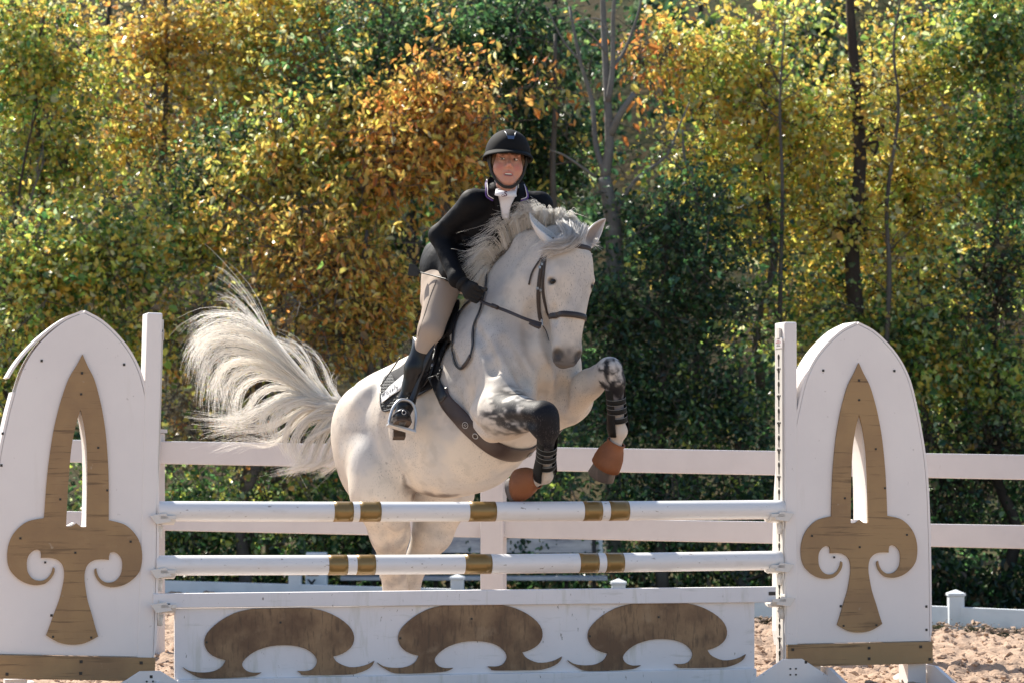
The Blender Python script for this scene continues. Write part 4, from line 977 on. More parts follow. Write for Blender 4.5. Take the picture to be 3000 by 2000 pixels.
strap_on(hbvh, [(1601, 735), (1588, 780), (1582, 815), (1578, 860), (1580, 905), (1584, 940)], .021, .006, .006, 'cheekpiece', M['leather'], bridle)
strap_on(hbvh, [(1600, 735), (1578, 770), (1560, 800), (1551, 835)], .011, .005, .006, 'throatlatch', M['leather'], bridle)
for s in (1,):
    P = [HH(.06 + .07 * i, .122 - .004 * i, -.05) for i in range(6)]; MB().tube(np.array(P), .010, 8, True, (hS, .35)).build('cheekpiece', M['leather'], bridle, True)
MB().tube([HH(.06, -.115, -.05), HH(.0, -.085, -.085), HH(-.03, 0, -.095), HH(.0, .085, -.085), HH(.06, .115, -.05)], .012, 8, True, (hD, .4)).build('headpiece', M['leather'], bridle, True)
for px, py in ((1585, 784), (1592, 775), (1577, 845), (1588, 850)):
    p, n_ = on_surf(hbvh, px, py, .012); MB().box(p, [hS, hN, hD], (.006, .003, .0065)).build('buckle', M['steel'], bridle)
bp_, _ = on_surf(hbvh, 1588, 952, .012, 14.2); bp_ = W(1586, 950, 14.235)
ringp = [bp_ + .024 * (hD * math.cos(a) + np.array([.3, -.6, 0]) * math.sin(a) * .6) for a in np.linspace(0, 2 * math.pi, 18)]
MB().tube(np.array(ringp), .0032, 6, False).build('bit_ring', M['steel'], bridle, True)
strap_on(hbvh, [(1588, 955), (1597, 970), (1606, 1000)], .006, .004, .006, 'curb_strap', M['leather'], bridle, Yd=14.24)
# reins: from the bit to the hand, then the slack hanging down the shoulder
hand = W(1392, 868, 14.50)
MB().tube(catmull([bp_ + [0, -.01, 0], W(1540, 935, 14.26), W(1480, 910, 14.36), W(1420, 888, 14.44), hand], 6), .0085, 8, True, (np.array([0, -1, .2]), .45)).build('rein', M['leather'], bridle, True)
MB().tube(catmull([W(1582, 958, 14.22), W(1566, 951, 14.235), W(1553, 944, 14.25)], 4), .013, 8, True, (np.array([0, -1, .2]), .5)).build('rein_stop', M['leather'], bridle, True)
MB().tube(catmull([W(1458, 902, 14.385), W(1449, 898, 14.40), W(1440, 895, 14.41)], 3), .0115, 8).build('rein_stop', M['leather'], bridle, True)
lp = [(1382, 882), (1358, 905), (1338, 945), (1330, 990), (1329, 1030), (1336, 1062), (1352, 1078), (1368, 1068), (1381, 1045), (1388, 1015), (1387, 985), (1393, 950), (1408, 915), (1418, 880), (1425, 850), (1428, 815), (1428, 790)]
strap_on(hbvh, lp, .016, .007, .010, 'rein', M['leather_black'], bridle, 6, 14.5)
strap_on(hbvh, [(1362, 1074), (1374, 1060), (1384, 1042)], .024, .010, .014, 'rein_buckle', M['leather'], bridle, 4, 14.45)
# right-hand rein beyond the neck
MB().tube(catmull([HH(.41, .09, -.08), W(1700, 900, 14.5), W(1600, 840, 14.75), W(1480, 830, 14.8)], 6), .008, 8, True, (np.array([0, -1, .2]), .45)).build('rein', M['leather'], bridle, True)

# girth: band round the barrel
girth = thing('girth', 'wide dark brown leather belly girth round the grey horse', 'girth', HB(.1, 0, -.4))
def girth_at(a):
    f = .105 - .07 * math.cos(a) ; return f
P, Nn = [], []
for a in np.linspace(math.radians(80), math.radians(300), 90):
    dr = HR * math.sin(a) + HU * math.cos(a); org = HB(-.10 + .15 * max(0, -math.cos(a)) ** 1.0, 0, -.03)
    h = hbvh.ray_cast(Vector(org + dr * .6), Vector(-dr), .9)
    if h[0] is not None: P.append(np.array(h[0]) + np.array(h[1]) * .008); Nn.append(np.array(h[1]))
P, Nn = np.array(P), np.array(Nn)
for _ in range(8): P[1:-1] = .25 * P[:-2] + .5 * P[1:-1] + .25 * P[2:]; Nn[1:-1] = .25 * Nn[:-2] + .5 * Nn[1:-1] + .25 * Nn[2:]
GP, GN = P, Nn
wd = np.interp(np.linspace(0, 1, len(P)), [0, .15, .45, .55, .8, 1], [.038, .042, .052, .052, .045, .04])
MB().tube(P, wd, 14, True, (Nn, .16)).build('strap', M['girth'], girth, True)
for fr in (.26, .52):
    i = int(fr * len(P)); t_ = nrm(P[i + 1] - P[i - 1]); w_ = np.cross(t_, Nn[i]); c = P[i] + Nn[i] * .012
    MB().tube(np.array([c + .014 * (t_ * math.cos(a) + w_ * math.sin(a)) for a in np.linspace(0, 6.283, 18)]), .0028, 6, False).build('ring', M['steel'], girth, True)
i = int(.20 * len(P)); t_ = nrm(P[i + 1] - P[i - 1]); w_ = np.cross(t_, Nn[i]); c = P[i] + Nn[i] * .0115
MB().tube(np.array([c + .016 * (t_ * math.cos(a) + w_ * math.sin(a)) for a in np.linspace(0, 6.283, 18)]), .0015, 6, False).build('emblem', M['bright'], girth, True)
for k in (-.004, .004): MB().tube(np.array([c + t_ * k - w_ * .007, c + t_ * k + w_ * .007]), .0013, 6).build('emblem', M['bright'], girth, True)
# saddle pad and flap lie on the barrel
M['pad'] = pmat('black_saddle_pad', (.016, .016, .018), .8, .2)
def waffle(m):
    nt = m.node_tree; N = nt.nodes; L = nt.links; tc = [n for n in N if n.type == 'TEX_COORD'][0]
    w = N.new('ShaderNodeTexVoronoi'); w.inputs['Scale'].default_value = 62; w.inputs['Randomness'].default_value = .05; L.new(tc.outputs['Object'], w.inputs[0])
    bp = N.new('ShaderNodeBump'); bp.inputs['Strength'].default_value = 1; bp.inputs['Distance'].default_value = .012; bp.invert = True; L.new(w.outputs['Distance'], bp.inputs['Height']); L.new(bp.outputs[0], N['Principled BSDF'].inputs['Normal'])
M['pad_waffle'] = pmat('black_waffle_pad', (.02, .021, .022), .65, .3); waffle(M['pad_waffle'])
M['cloth_white'] = pmat('white_cloth', (.78, .77, .76), .8, .2, bump=(200, .1, .002))
pad = thing('saddle_pad', 'black waffle saddle pad with a white name strip under the saddle', 'saddle pad', HB(-.15, .25, .1))
surf_patch(hbvh, [(1128, 1112), (1158, 1090), (1190, 1074), (1250, 1040), (1300, 1080), (1288, 1120), (1268, 1135), (1225, 1160), (1185, 1178), (1156, 1196), (1132, 1202), (1122, 1190), (1120, 1155)], .010, .008, 'quilt', M['pad_waffle'], pad, 8)
surf_patch(hbvh, [(1150, 1096), (1190, 1070), (1240, 1000), (1300, 960), (1345, 880), (1352, 890), (1334, 960), (1316, 1010), (1296, 1060), (1284, 1112), (1270, 1136), (1232, 1150), (1190, 1165)], .012, .010, 'blanket', M['pad'], pad, 9)
surf_patch(hbvh, [(1126, 1160), (1150, 1136), (1190, 1102), (1190, 1140), (1150, 1164), (1126, 1183)], .019, .003, 'name_strip', M['cloth_white'], pad, 6, smooth_out=False)
edge = [(1120, 1150), (1121, 1185), (1130, 1202), (1156, 1198), (1190, 1178), (1225, 1160), (1268, 1137)]
strap_on(hbvh, edge, .012, .010, .012, 'binding', M['leather_black'], pad)
# handwriting-like stitching on the strip
def scribble(pts):
    P = [on_surf(hbvh, x, y, .022)[0] for x, y in catmull(pts, 5)]; MB().tube(np.array(P), .0011, 5).build('stitching', M['black_paint'], pad, True)
scribble([(1130, 1166), (1132, 1152), (1134, 1163), (1137, 1149)]); scribble([(1141, 1158), (1144, 1151), (1147, 1156), (1143, 1158)]); scribble([(1149, 1148), (1152, 1153), (1154, 1143)])
scribble([(1157, 1150), (1161, 1144), (1158, 1142), (1159, 1149)]); scribble([(1164, 1132), (1165, 1145)]); scribble([(1168, 1134), (1169, 1141), (1173, 1136), (1173, 1148)])
saddle = thing('saddle', 'black leather jumping saddle with bright metal stirrup on the grey horse', 'saddle', HB(-.12, 0, .38))
surf_patch(hbvh, [(1228, 1000), (1262, 975), (1300, 940), (1340, 885), (1336, 910), (1316, 975), (1296, 1030), (1280, 1085), (1262, 1122), (1244, 1140), (1222, 1140), (1205, 1110), (1208, 1050)], .026, .010, 'flap', M['leather_black'], saddle, 9)
surf_patch(hbvh, [(1300, 955), (1340, 890), (1322, 960), (1300, 1018), (1284, 1070), (1272, 1072), (1280, 1015)], .036, .012, 'knee_roll', M['leather_black'], saddle, 8)
# seat with pommel and cantle
b = SDF((-.75, 14.4, 1.25), (.1, 15.4, 2.15), .012)
b.loft(Cg, HF, HR, HU, [(-.34, 0, .37, .13, .05), (-.25, 0, .345, .15, .05), (-.1, 0, .335, .13, .05), (.03, 0, .375, .09, .05), (.07, 0, .39, .06, .03)], .03)
b.cone(HB(-.36, -.13, .36), HB(-.36, .13, .36), .035, .035, .03)
sv, sf = b.mesh(2); link('seat', np_mesh('seat', sv, sf, True), M['leather_black'], saddle)
# girth straps under the flap
surf_patch(hbvh, [(1262, 1110), (1286, 1100), (1318, 1160), (1296, 1182)], .020, .006, 'girth_strap', M['leather_black'], saddle, 8, smooth_out=False)

# ------------------------------------------------------------------ leg boots
M['boot_rubber'] = pmat('brown_rubber', (.27, .105, .045), .6, .3, [((14, 14, 14), (.19, .075, .036), .45, .7, .7), ((50, 50, 50), (.36, .16, .09), .6, .75, .5)])
M['tendon'] = pmat('black_tendon_boot', (.009, .0095, .009), .6, .25)
M['line'] = pmat('pale_piping', (.26, .25, .22), .6, .3)
def bell_boot(label, top, d, front, L_, r0, r1):
    t = thing('bell_boot', label, 'bell boot', top, 'brown bell boots on the front hooves')
    d = nrm(d); front = nrm(front - d * (front @ d)); side = np.cross(d, front); n = 72; V = []
    prof = [(-.06, r0 * 1.0), (0, r0 * 1.08), (.05, r0 * 1.02), (.22, r0 + (r1 - r0) * .42), (.5, r0 + (r1 - r0) * .80), (.75, r0 + (r1 - r0) * .97), (1, r1), (1.0, r1 - .006), (.75, r1 - .008)]
    for f, r in prof:
        rib = .0022 if .3 < f < 1.01 else 0
        for k in range(n):
            a = 2 * math.pi * k / n; rr = r + rib * (1 if k % 2 else -1); sh = .022 * max(f, 0)
            V.append(top + d * L_ * f * (1 + .06 * math.cos(a)) + front * (rr * 1.04 * math.cos(a) + sh) + side * rr * math.sin(a))
    F = [(i * n + k, i * n + (k + 1) % n, (i + 1) * n + (k + 1) % n, (i + 1) * n + k) for i in range(len(prof) - 1) for k in range(n)]
    MB().add(V, F).build('sleeve', M['boot_rubber'], t, True)
    MB().tube(np.array([top - d * L_ * .05 + (front * 1.04 * math.cos(a) + side * math.sin(a)) * (r0 + .001) for a in np.linspace(0, 6.2832, 30)]), .004, 8, False).build('top_roll', M['boot_rubber'], t, True)
bell_boot('brown ribbed bell boot on the folded right front hoof, lower and left', W(1572, 1402, 14.20), W(1500, 1412, 14.28) - W(1572, 1402, 14.20), np.array([.0, -.3, -1.]), .112, .044, .078)
bell_boot('brown ribbed bell boot on the raised left front hoof, farther right', W(1804, 1298, 14.335), W(1765, 1375, 14.38) - W(1804, 1298, 14.335), np.array([.2, -1., -.1]), .125, .045, .074)
def tendon_boot(label, a, b, r, out, front):
    t = thing('tendon_boot', label, 'leg boot', b, 'black strapped boots on the front legs')
    d = nrm(b - a); L_ = np.linalg.norm(b - a); front = nrm(front - d * (front @ d)); side = np.cross(d, front); V = []; n = 22
    rows = [(-.10, r * .92), (0, r), (.3, r * .94), (.6, r * .95), (.85, r * 1.08), (1.0, r * 1.16), (1.16, r * 1.05)]
    for f, rr in rows:
        for k in range(n):
            ang = math.pi * (.30 + 1.40 * k / (n - 1)); dz = .06 * L_ * math.sin(ang * 1) * (1 if f > 1 else 0); V.append(a + d * (L_ * f + dz) + front * rr * math.cos(ang) + side * rr * math.sin(ang))
    F = [(i * n + k, i * n + k + 1, (i + 1) * n + k + 1, (i + 1) * n + k) for i in range(len(rows) - 1) for k in range(n - 1)]
    o = MB().add(V, F).build('shell', M['tendon'], t, True); sd = o.modifiers.new('thickness', 'SOLIDIFY'); sd.thickness = .007; sd.offset = 1
    for f in (.30, .55, .80):
        for q, mat_, wd_, ex in ((0, 'tendon', .013, .004), (-1, 'line', .0011, .0062), (1, 'line', .0011, .0062)):
            cc = a + d * (L_ * f + q * .0135)
            pts = np.array([cc + (front * math.cos(g) + side * math.sin(g)) * (r * .97 + ex) for g in np.linspace(0, 6.2832, 30)])
            MB().tube(pts, wd_, 8, False, (np.array([nrm(p - cc) for p in pts]), .22 if q == 0 else 1)).build('strap' if q == 0 else 'piping', M[mat_], t, True)
tendon_boot('black strapped tendon boot below the dark right knee', W(1604, 1282, 14.02), W(1597, 1378, 14.14), .046, 0, np.array([.6, -1., 0]))
tendon_boot('black strapped tendon boot on the left leg held higher, farther right', W(1802, 1140, 14.25), W(1811, 1248, 14.31), .044, 0, np.array([.7, -1., 0]))

MB().tube(catmull([W(1172, 1046, 14.80), W(1152, 1076, 14.84), W(1130, 1108, 14.88), W(1114, 1130, 14.90)], 5), .0035, 6).build('keeper_strap', M['leather_black'], saddle, True)
# ------------------------------------------------------------------ rider
rider = thing('person', 'rider in black jacket, beige breeches and black helmet leaning over the jumping horse', 'person', W(1180, 1290, 14.6))
HC = W(1487, 480, 14.44)                       # head centre at eye level
fN = nrm([.10, -.99, .03]); fS = nrm(np.cross(fN, [0, 0, 1.])); fS = fS if fS[0] > 0 else -fS; fU = np.cross(fS, fN); fU = fU if fU[2] > 0 else -fU
tilt = .05; fS, fU = fS * math.cos(tilt) - fU * math.sin(tilt) * -1 * -1, fU * math.cos(tilt) + fS * math.sin(tilt)
def FH(x, y, z): return HC + fS * x + fN * y + fU * z
FAX = [fS, fN, fU]
neck = W(1482, 566, 14.58); waist = W(1345, 760, 14.84); chest = W(1432, 650, 14.68); pelv = W(1312, 790, 14.95)
shR, elR, wrR = W(1386, 594, 14.54), W(1287, 690, 14.68), W(1340, 818, 14.52)
shL, elL, wrL = W(1580, 602, 14.64), W(1602, 720, 14.80), W(1480, 835, 14.82)
hipR, knR, anR = W(1306, 815, 14.86), W(1262, 965, 14.60), W(1190, 1178, 14.66)
hipL = hipR - HR * .24; knL = HB(.10, -.40, .12); anL = HB(-.05, -.42, -.14)
rb = SDF((-.46, 14.28, 1.94), (.26, 15.1, 2.76), .0036)
# head and face
rb.ell(FH(0, -.025, .045), FAX, (.079, .092, .100), .03)
rb.ell(FH(0, .016, -.022), FAX, (.069, .066, .072), .03)
rb.ell(FH(0, .052, -.094), FAX, (.022, .022, .022), .03)
for s in (1, -1):
    rb.ell(FH(.042 * s, .044, -.030), FAX, (.028, .024, .030), .025)
    rb.cone(FH(.064 * s, -.01, -.04), FH(.020 * s, .046, -.094), .017, .015, .03)
    rb.ell(FH(.031 * s, .088, .012), FAX, (.021, .016, .0125), .012, 'sub')
    rb.ell(FH(.0115 * s, .084, -.0265), FAX, (.0085, .010, .0075), .008)
    rb.cone(FH(.012 * s, .076, .036), FH(.050 * s, .060, .036), .0085, .007, .016)
    rb.cone(FH(.015 * s, .072, .0215), FH(.032 * s, .0755, .0235), .0045, .0052, .005); rb.cone(FH(.032 * s, .0755, .0235), FH(.049 * s, .064, .0185), .0052, .0045, .005)
    rb.cone(FH(.017 * s, .070, .0055), FH(.032 * s, .0725, .003), .0042, .0045, .006); rb.cone(FH(.032 * s, .0725, .003), FH(.048 * s, .063, .007), .0045, .0042, .006)
    rb.ell(FH(.078 * s, -.02, .0), FAX, (.010, .020, .030), .01)
rb.cone(FH(0, .078, .02), FH(0, .099, -.017), .0075, .0112, .016)
rb.cone(FH(-.025, .068, -.058), FH(-.004, .078, -.0525), .0045, .0056, .008); rb.cone(FH(.004, .078, -.0525), FH(.025, .068, -.058), .0056, .0045, .008)
rb.cone(FH(-.018, .070, -.074), FH(.018, .070, -.074), .0064, .0064, .010)
rb.ell(FH(0, .082, -.0635), FAX, (.0235, .018, .0058), .003, 'sub')
for s in (1, -1): rb.ell(FH(.0075 * s, .098, -.0325), FAX, (.0042, .006, .0028), .003, 'sub')
# neck, torso, limbs
rb.cone(FH(0, -.03, -.06), neck + [0, .03, 0], .050, .050, .03)
rb.cone(neck + [0, .06, -.08], chest + [0, .04, 0], .05, .08, .05); rb.cone(chest + [0, .04, 0], waist, .08, .08, .05); rb.cone(waist, pelv, .10, .11, .05)
rb.cone(shR + [.02, .03, -.02], shL + [-.02, .03, -.02], .04, .04, .04)
for a, b, c in ((shR, elR, wrR), (shL, elL, wrL)): rb.cone(a, b, .045, .036, .02); rb.cone(b, c, .036, .024, .02)
RV, RF = rb.mesh(1)
loc = (RV - HC) @ np.array(FAX).T
Cs = np.tile(np.array([.52, .265, .195]), (len(RV), 1))
for s in (1, -1):
    d = np.linalg.norm((loc - [.042 * s, .055, -.030]) / [.024, .05, .022], axis=1); Cs += (np.array([.50, .155, .125]) - Cs) * (sst(-d, -1.3, -.2) * .7)[:, None]
    d = np.linalg.norm((loc - [.030 * s, .08, .014]) / [.024, .04, .016], axis=1); Cs += (np.array([.34, .18, .14]) - Cs) * (sst(-d, -1.1, -.5) * .55)[:, None]
    bd, _ = seg_d(loc, np.array([.013 * s, .085, .038]), np.array([.048 * s, .066, .040])); Cs += (np.array([.07, .04, .025]) - Cs) * (sst(-bd, -.0085, -.0045) * (loc[:, 2] > .031) * .85)[:, None]
d = np.linalg.norm((loc - [0, .1, -.02]) / [.018, .02, .014], axis=1); Cs += (np.array([.58, .24, .18]) - Cs) * (sst(-d, -1.2, -.4) * .5)[:, None]
d = np.abs(loc[:, 2] + .0635); lip = np.sqrt((loc[:, 0] / .029) ** 2 + ((loc[:, 2] + .0632) / .0145) ** 2); Cs += (np.array([.45, .16, .145]) - Cs) * ((loc[:, 1] > .055) * sst(-lip, -1.05, -.8) * .75)[:, None]
inm = (np.abs(loc[:, 0]) < .018) & (d < .0045) & (loc[:, 1] > .04) & (loc[:, 1] < .077); Cs[inm] = (.06, .015, .015)
M['skin'] = pmat('skin', (1, 1, 1), .5, .4, attr='skin', sss=.25)
me = np_mesh('body', RV, RF, True); vcol(me, 'skin', np.clip(Cs, 0, 1)); link('body', me, M['skin'], rider)
M['eye_white'] = pmat('eye_white', (.72, .68, .66), .2, .5, coat=.5); M['iris'] = pmat('iris', (.05, .035, .025), .15, .5, coat=.5); M['teeth'] = pmat('teeth', (.80, .77, .70), .25, .5)
def ball(name, c, r, mat, parent, ax=None, seg=14):
    e = bmesh.new(); bmesh.ops.create_uvsphere(e, u_segments=seg, v_segments=seg - 4, radius=1); V = np.array([v.co[:] for v in e.verts]); F = [tuple(v.index for v in f.verts) for f in e.faces]; e.free()
    ax = np.eye(3) if ax is None else np.asarray(ax); r = np.array([r] * 3) if np.isscalar(r) else np.asarray(r)
    return MB().add((V * r) @ ax + np.asarray(c), F).build(name, mat, parent, True)
for s in (1, -1):
    c = FH(.0315 * s, .0605, .0125); e_ = ball('eye', c, .0135, M['eye_white'], rider)
    g = nrm(fN * .86 - fS * .38 * (1) + fU * .03) if False else nrm(fN * .9 - fS * .30 + fU * .02)
    ball('iris', c + g * .0080, (.0068, .0068, .0068), M['iris'], e_)
    P = np.array([FH((.0315 + q) * s, .0785 - abs(q) * .45, .0195 - abs(q) * .22) for q in np.linspace(-.014, .016, 8)]); MB().tube(P, .0013, 6).build('eyelash', M['iris'], rider, True)
MB().box(FH(0, .0685, -.0605), FAX, (.017, .004, .0036)).build('teeth', M['teeth'], rider)
# hair at the temples
M['hair_brown'] = pmat('brown_hair', (.09, .05, .025), .5, .4, [((20, 20, 6), (.16, .09, .045), .4, .7, .8)])
for s in (1, -1):
    MB().tube(np.array([FH(.066 * s, .028, .05), FH(.072 * s, .022, .015), FH(.070 * s, .010, -.02), FH(.060 * s, -.03, -.05)]), [.012, .013, .012, .010], 10).build('hair', M['hair_brown'], rider, True)
ball('earring', FH(.078, .006, -.030), .0042, M['bright'], rider); ball('earring', FH(-.078, .006, -.030), .0042, M['bright'], rider)

# helmet
M['helmet'] = pmat('black_helmet_suede', (.010, .0095, .0095), .8, .18, bump=(400, .1, .001)); M['helmet_gloss'] = pmat('helmet_gloss', (.06, .09, .16), .15, .6)
hel = []
n, m_ = 40, 16; V = []
def hel_r(a): return .116 + .004 * math.cos(2 * a), .142
for i in range(m_ + 1):
    ph = (math.pi / 2) * i / m_
    for k in range(n):
        a = 2 * math.pi * k / n; x = .116 * math.cos(a); y = .140 * math.sin(a) - .012
        zr = .040 + .006 * math.sin(a)
        e = math.cos(ph) ** .86; V.append(FH(x * e, y * e + .0 - .012 * (1 - e), zr + .127 * math.sin(ph) ** .95))
F = [(i * n + k, i * n + (k + 1) % n, (i + 1) * n + (k + 1) % n, (i + 1) * n + k) for i in range(m_) for k in range(n)]
hm = MB().add(V, F).build('helmet', M['helmet'], rider, True); sd = hm.modifiers.new('thickness', 'SOLIDIFY'); sd.thickness = .012; sd.offset = -1
# brim all round, longer in front
V = []
for q in range(4):
    for k in range(n):
        a = 2 * math.pi * k / n; fr = max(0, math.sin(a)); ext = .010 + .032 * fr ** 1.5; x, y = .116 * math.cos(a), .140 * math.sin(a) - .012
        dirx, diry = math.cos(a), math.sin(a); zr = .040 + .006 * math.sin(a); drop = -.014 * (1 - abs(dirx) * 0) * (.35 + .65 * abs(dirx)) - .004 * fr
        f, z = [(0, .010), (1, drop), (1, drop - .007), (0, -.006)][q]; V.append(FH(x + dirx * ext * f, y + diry * ext * f, zr + z))
F = [(i * n + k, i * n + (k + 1) % n, ((i + 1) % 4) * n + (k + 1) % n, ((i + 1) % 4) * n + k) for i in range(4) for k in range(n)]
bo = MB().add(V, F).build('brim', M['helmet'], hm, True); bo.matrix_parent_inverse = rider.matrix_basis.inverted() if False else bo.matrix_parent_inverse
# front badge and the two seams rising from it
def dome(x, z):  # point on the front of the shell
    ph = math.asin(min(1, max(0, (z - .046) / .127)) ** (1 / .95)); e = math.cos(ph) ** .86; y = .140 * math.sqrt(max(0, 1 - (x / (.116 * e + 1e-6)) ** 2)) * e - .012 * e - .012 * (1 - e); return FH(x, y + .002, z)
b = MB(); gx = [(-.019, .126), (.019, .126), (.015, .107), (-.015, .107)]
b.add([dome(*g) for g in gx] + [dome(*g) + fN * .005 for g in gx], [(0, 1, 2, 3), (4, 5, 6, 7), (0, 1, 5, 4), (1, 2, 6, 5), (2, 3, 7, 6), (3, 0, 4, 7)]).build('badge', M['helmet_gloss'], hm)
for s in (1, -1): MB().tube(np.array([dome(s * x, z) + fN * .002 for x, z in ((.0195, .126), (.022, .138), (.026, .147), (.030, .152))]), .0016, 6).build('seam', M['bright'], hm, True)
# chin harness
M['strap'] = pmat('black_webbing', (.02, .019, .018), .6, .3)
for s in (1, -1):
    for st in ((.092, .03, .0085), (.094, -.04, .012)):
        P = catmull([FH(st[0] * s, st[1], .035), FH(.088 * s, .012, -.015), FH(.078 * s, .022, -.055), FH(.054 * s, .045, -.098), FH(.024 * s, .066, -.124), FH(0, .072, -.129)], 5)
        MB().tube(P, np.linspace(st[2], .0075, len(P)), 8, True, (np.array([s * 1., -.6, 0]), .4)).build('chin_strap', M['strap'], hm, True)
    MB().tube(np.array([FH(.098 * s, -.01, .045), FH(.093 * s, -.008, .0), FH(.082 * s, .0, -.05)]), [.026, .020, .010], 10, True, (np.array([s * 1., -.2, 0]), .35)).build('ear_harness', M['strap'], hm, True)

# jacket
M['jacket'] = pmat('black_jacket', (.0035, .0038, .0055), .65, .16, bump=((8, 8, 8), .45, .03))
jk = SDF((-.66, 14.2, 1.75), (.34, 15.3, 2.66), .0065)
jk.cone(waist, chest, .128, .150, .06, (fN, .80)); jk.cone(chest, neck + [0, .03, -.075], .150, .09, .07, (fN, .78))
jk.cone(shR, neck + [0, .02, -.03], .062, .060, .05); jk.cone(shL, neck + [0, .02, -.03], .060, .060, .05)
jk.cone(shR, elR, .062, .050, .035); jk.cone(elR, wrR, .051, .041, .03); jk.cone(wrR, wrR + nrm(wrR - elR) * .0, .046, .046, .02)
jk.cone(shL, elL, .066, .055, .035); jk.cone(elL, wrL, .055, .043, .03)
jk.ell(waist + np.array([-.03, .03, -.02]), [nrm([.5, 0, 1]), [0, 1, 0], nrm([1, 0, -.5])], (.16, .12, .13), .06)
jk.ell(pelv + np.array([-.02, .02, .02]), [nrm([.25, 0, 1]), [0, 1, 0], nrm([1, 0, -.25])], (.13, .14, .125), .06)
jk.cone(W(1268, 735, 14.98), W(1290, 806, 14.82), .040, .036, .04); jk.cone(W(1290, 740, 14.9), W(1312, 800, 14.72), .05, .04, .04); jk.cone(pelv, W(1306, 796, 14.87), .132, .112, .04); jk.cone(W(1330, 735, 14.74), W(1325, 800, 14.66), .07, .05, .06)
# folds: sleeve, waist and hem
for p0, p1, r in ((W(1345, 602, 14.46), W(1372, 630, 14.46), .010), (W(1330, 620, 14.48), W(1355, 655, 14.50), .009), (W(1275, 655, 14.60), W(1318, 676, 14.58), .010), (W(1268, 690, 14.60), W(1312, 702, 14.58), .010), (W(1282, 728, 14.56), W(1322, 722, 14.56), .009), (W(1345, 715, 14.66), W(1390, 745, 14.66), .010), (W(1330, 740, 14.64), W(1372, 772, 14.62), .011), (W(1360, 690, 14.62), W(1400, 705, 14.6), .009)):
    jk.cone(p0, p1, r, r * .7, .02, None, 'sub')
JV, JF = jk.mesh(2); jbvh = bvh_of(JV, JF); jko = link('jacket', np_mesh('jacket', JV, JF, True), M['jacket'], rider)
M['shirt'] = pmat('white_shirt', (.76, .76, .80), .7, .25, bump=((30, 30, 10), .15, .006)); M['purple'] = pmat('purple_trim', (.10, .05, .22), .6, .3); M['trim'] = pmat('white_trim', (.75, .72, .74), .6, .3); M['monogram'] = pmat('plum_thread', (.07, .012, .045), .6, .3)
shirt = surf_patch(jbvh, [(1452, 536), (1470, 552), (1488, 558), (1502, 556), (1515, 543), (1508, 575), (1494, 605), (1488, 640), (1470, 640), (1464, 600), (1457, 570)], .014, .004, 'shirt', M['shirt'], rider, 6, 14.45)
# stock collar round the neck
cp = [];
for (za, ra) in ((-.160, .056), (-.130, .051)):
    for k in range(24): a = 2 * math.pi * k / 24; cp.append(FH(ra * math.cos(a) * 1.0, -.022 + ra * math.sin(a) * 1.0, za - .012 * math.sin(a)))
o = MB().add(cp, [(k, (k + 1) % 24, 24 + (k + 1) % 24, 24 + k) for k in range(24)]).build('collar', M['shirt'], rider, True); sd = o.modifiers.new('thickness', 'SOLIDIFY'); sd.thickness = .006
surf_patch(jbvh, [(1440, 528), (1451, 534), (1456, 570), (1463, 600), (1471, 645), (1455, 618), (1442, 586), (1419, 581), (1424, 550)], .020, .006, 'lapel', M['jacket'], jko, 6)
surf_patch(jbvh, [(1522, 534), (1515, 546), (1509, 575), (1496, 606), (1489, 642), (1505, 612), (1522, 588), (1540, 582), (1536, 555)], .020, .006, 'lapel', M['jacket'], jko, 6)
for pts in ([(1431, 541), (1426, 560), (1422, 578), (1441, 585)], [(1529, 552), (1534, 568), (1537, 582), (1520, 586)]):
    strap_on(jbvh, pts, .0042, .003, .027, 'piping', M['trim'], jko, 5)
for pts in ([(1428, 541), (1421, 562), (1418, 580), (1440, 589)], [(1532, 552), (1538, 568), (1541, 584), (1520, 590)]):
    strap_on(jbvh, pts, .009, .003, .0235, 'trim', M['purple'], jko, 5)
# monogram on the stock: blackletter S with a loop
mo = FH(-.010, .050, -.160)
fc = bpy.data.curves.new('monogram', 'FONT'); fc.body = 'S'; fc.align_x = 'CENTER'; fc.size = .036; fc.extrude = .001; fc.offset = .0006; fc.shear = .1
text_mesh('monogram', fc, M['monogram'], rider, mo + np.array([.002, 0, -.012]))
MB().tube(catmull([mo + np.array([-.004, -.001, -.010]), mo + np.array([-.012, -.001, -.004]), mo + np.array([-.017, -.001, -.009]), mo + np.array([-.011, -.001, -.014]), mo + np.array([.002, -.001, -.011])], 4), .0013, 6).build('monogram_loop', M['monogram'], rider, True)
# breeches
M['breeches'] = pmat('beige_breeches', (.36, .29, .235), .8, .15, bump=((18, 18, 8), .12, .01))
M['sole_seam'] = pmat('dark_seam', (.09, .075, .06), .8, .1)
bs = SDF((-.68, 14.25, 1.2), (.1, 15.25, 2.25), .0065)
bs.cone(pelv, hipR, .12, .10, .05); bs.cone(hipR + [0, -.02, .01], knR, .098, .056, .04); bs.cone(knR, W(1240, 1020, 14.62), .056, .050, .03)
bs.cone(W(1305, 838, 14.72), knR, .068, .045, .05); bs.cone(W(1272, 815, 14.9), W(1262, 880, 14.78), .06, .05, .06)
bv_, bf_ = bs.mesh(2); brbvh = bvh_of(bv_, bf_); br = link('breeches', np_mesh('breeches', bv_, bf_, True), M['breeches'], rider)
strap_on(brbvh, [(1279, 822), (1262, 865), (1246, 915), (1232, 960), (1224, 985)], .003, .002, .001, 'seam', M['sole_seam'], br, 5)
bs2 = SDF((-.45, 14.5, 1.0), (.5, 15.5, 2.1), .009); bs2.cone(pelv, hipL, .11, .095, .04); bs2.cone(hipL, knL, .09, .06, .03); bs2.cone(knL, knL + (anL - knL) * .2, .06, .052, .03)
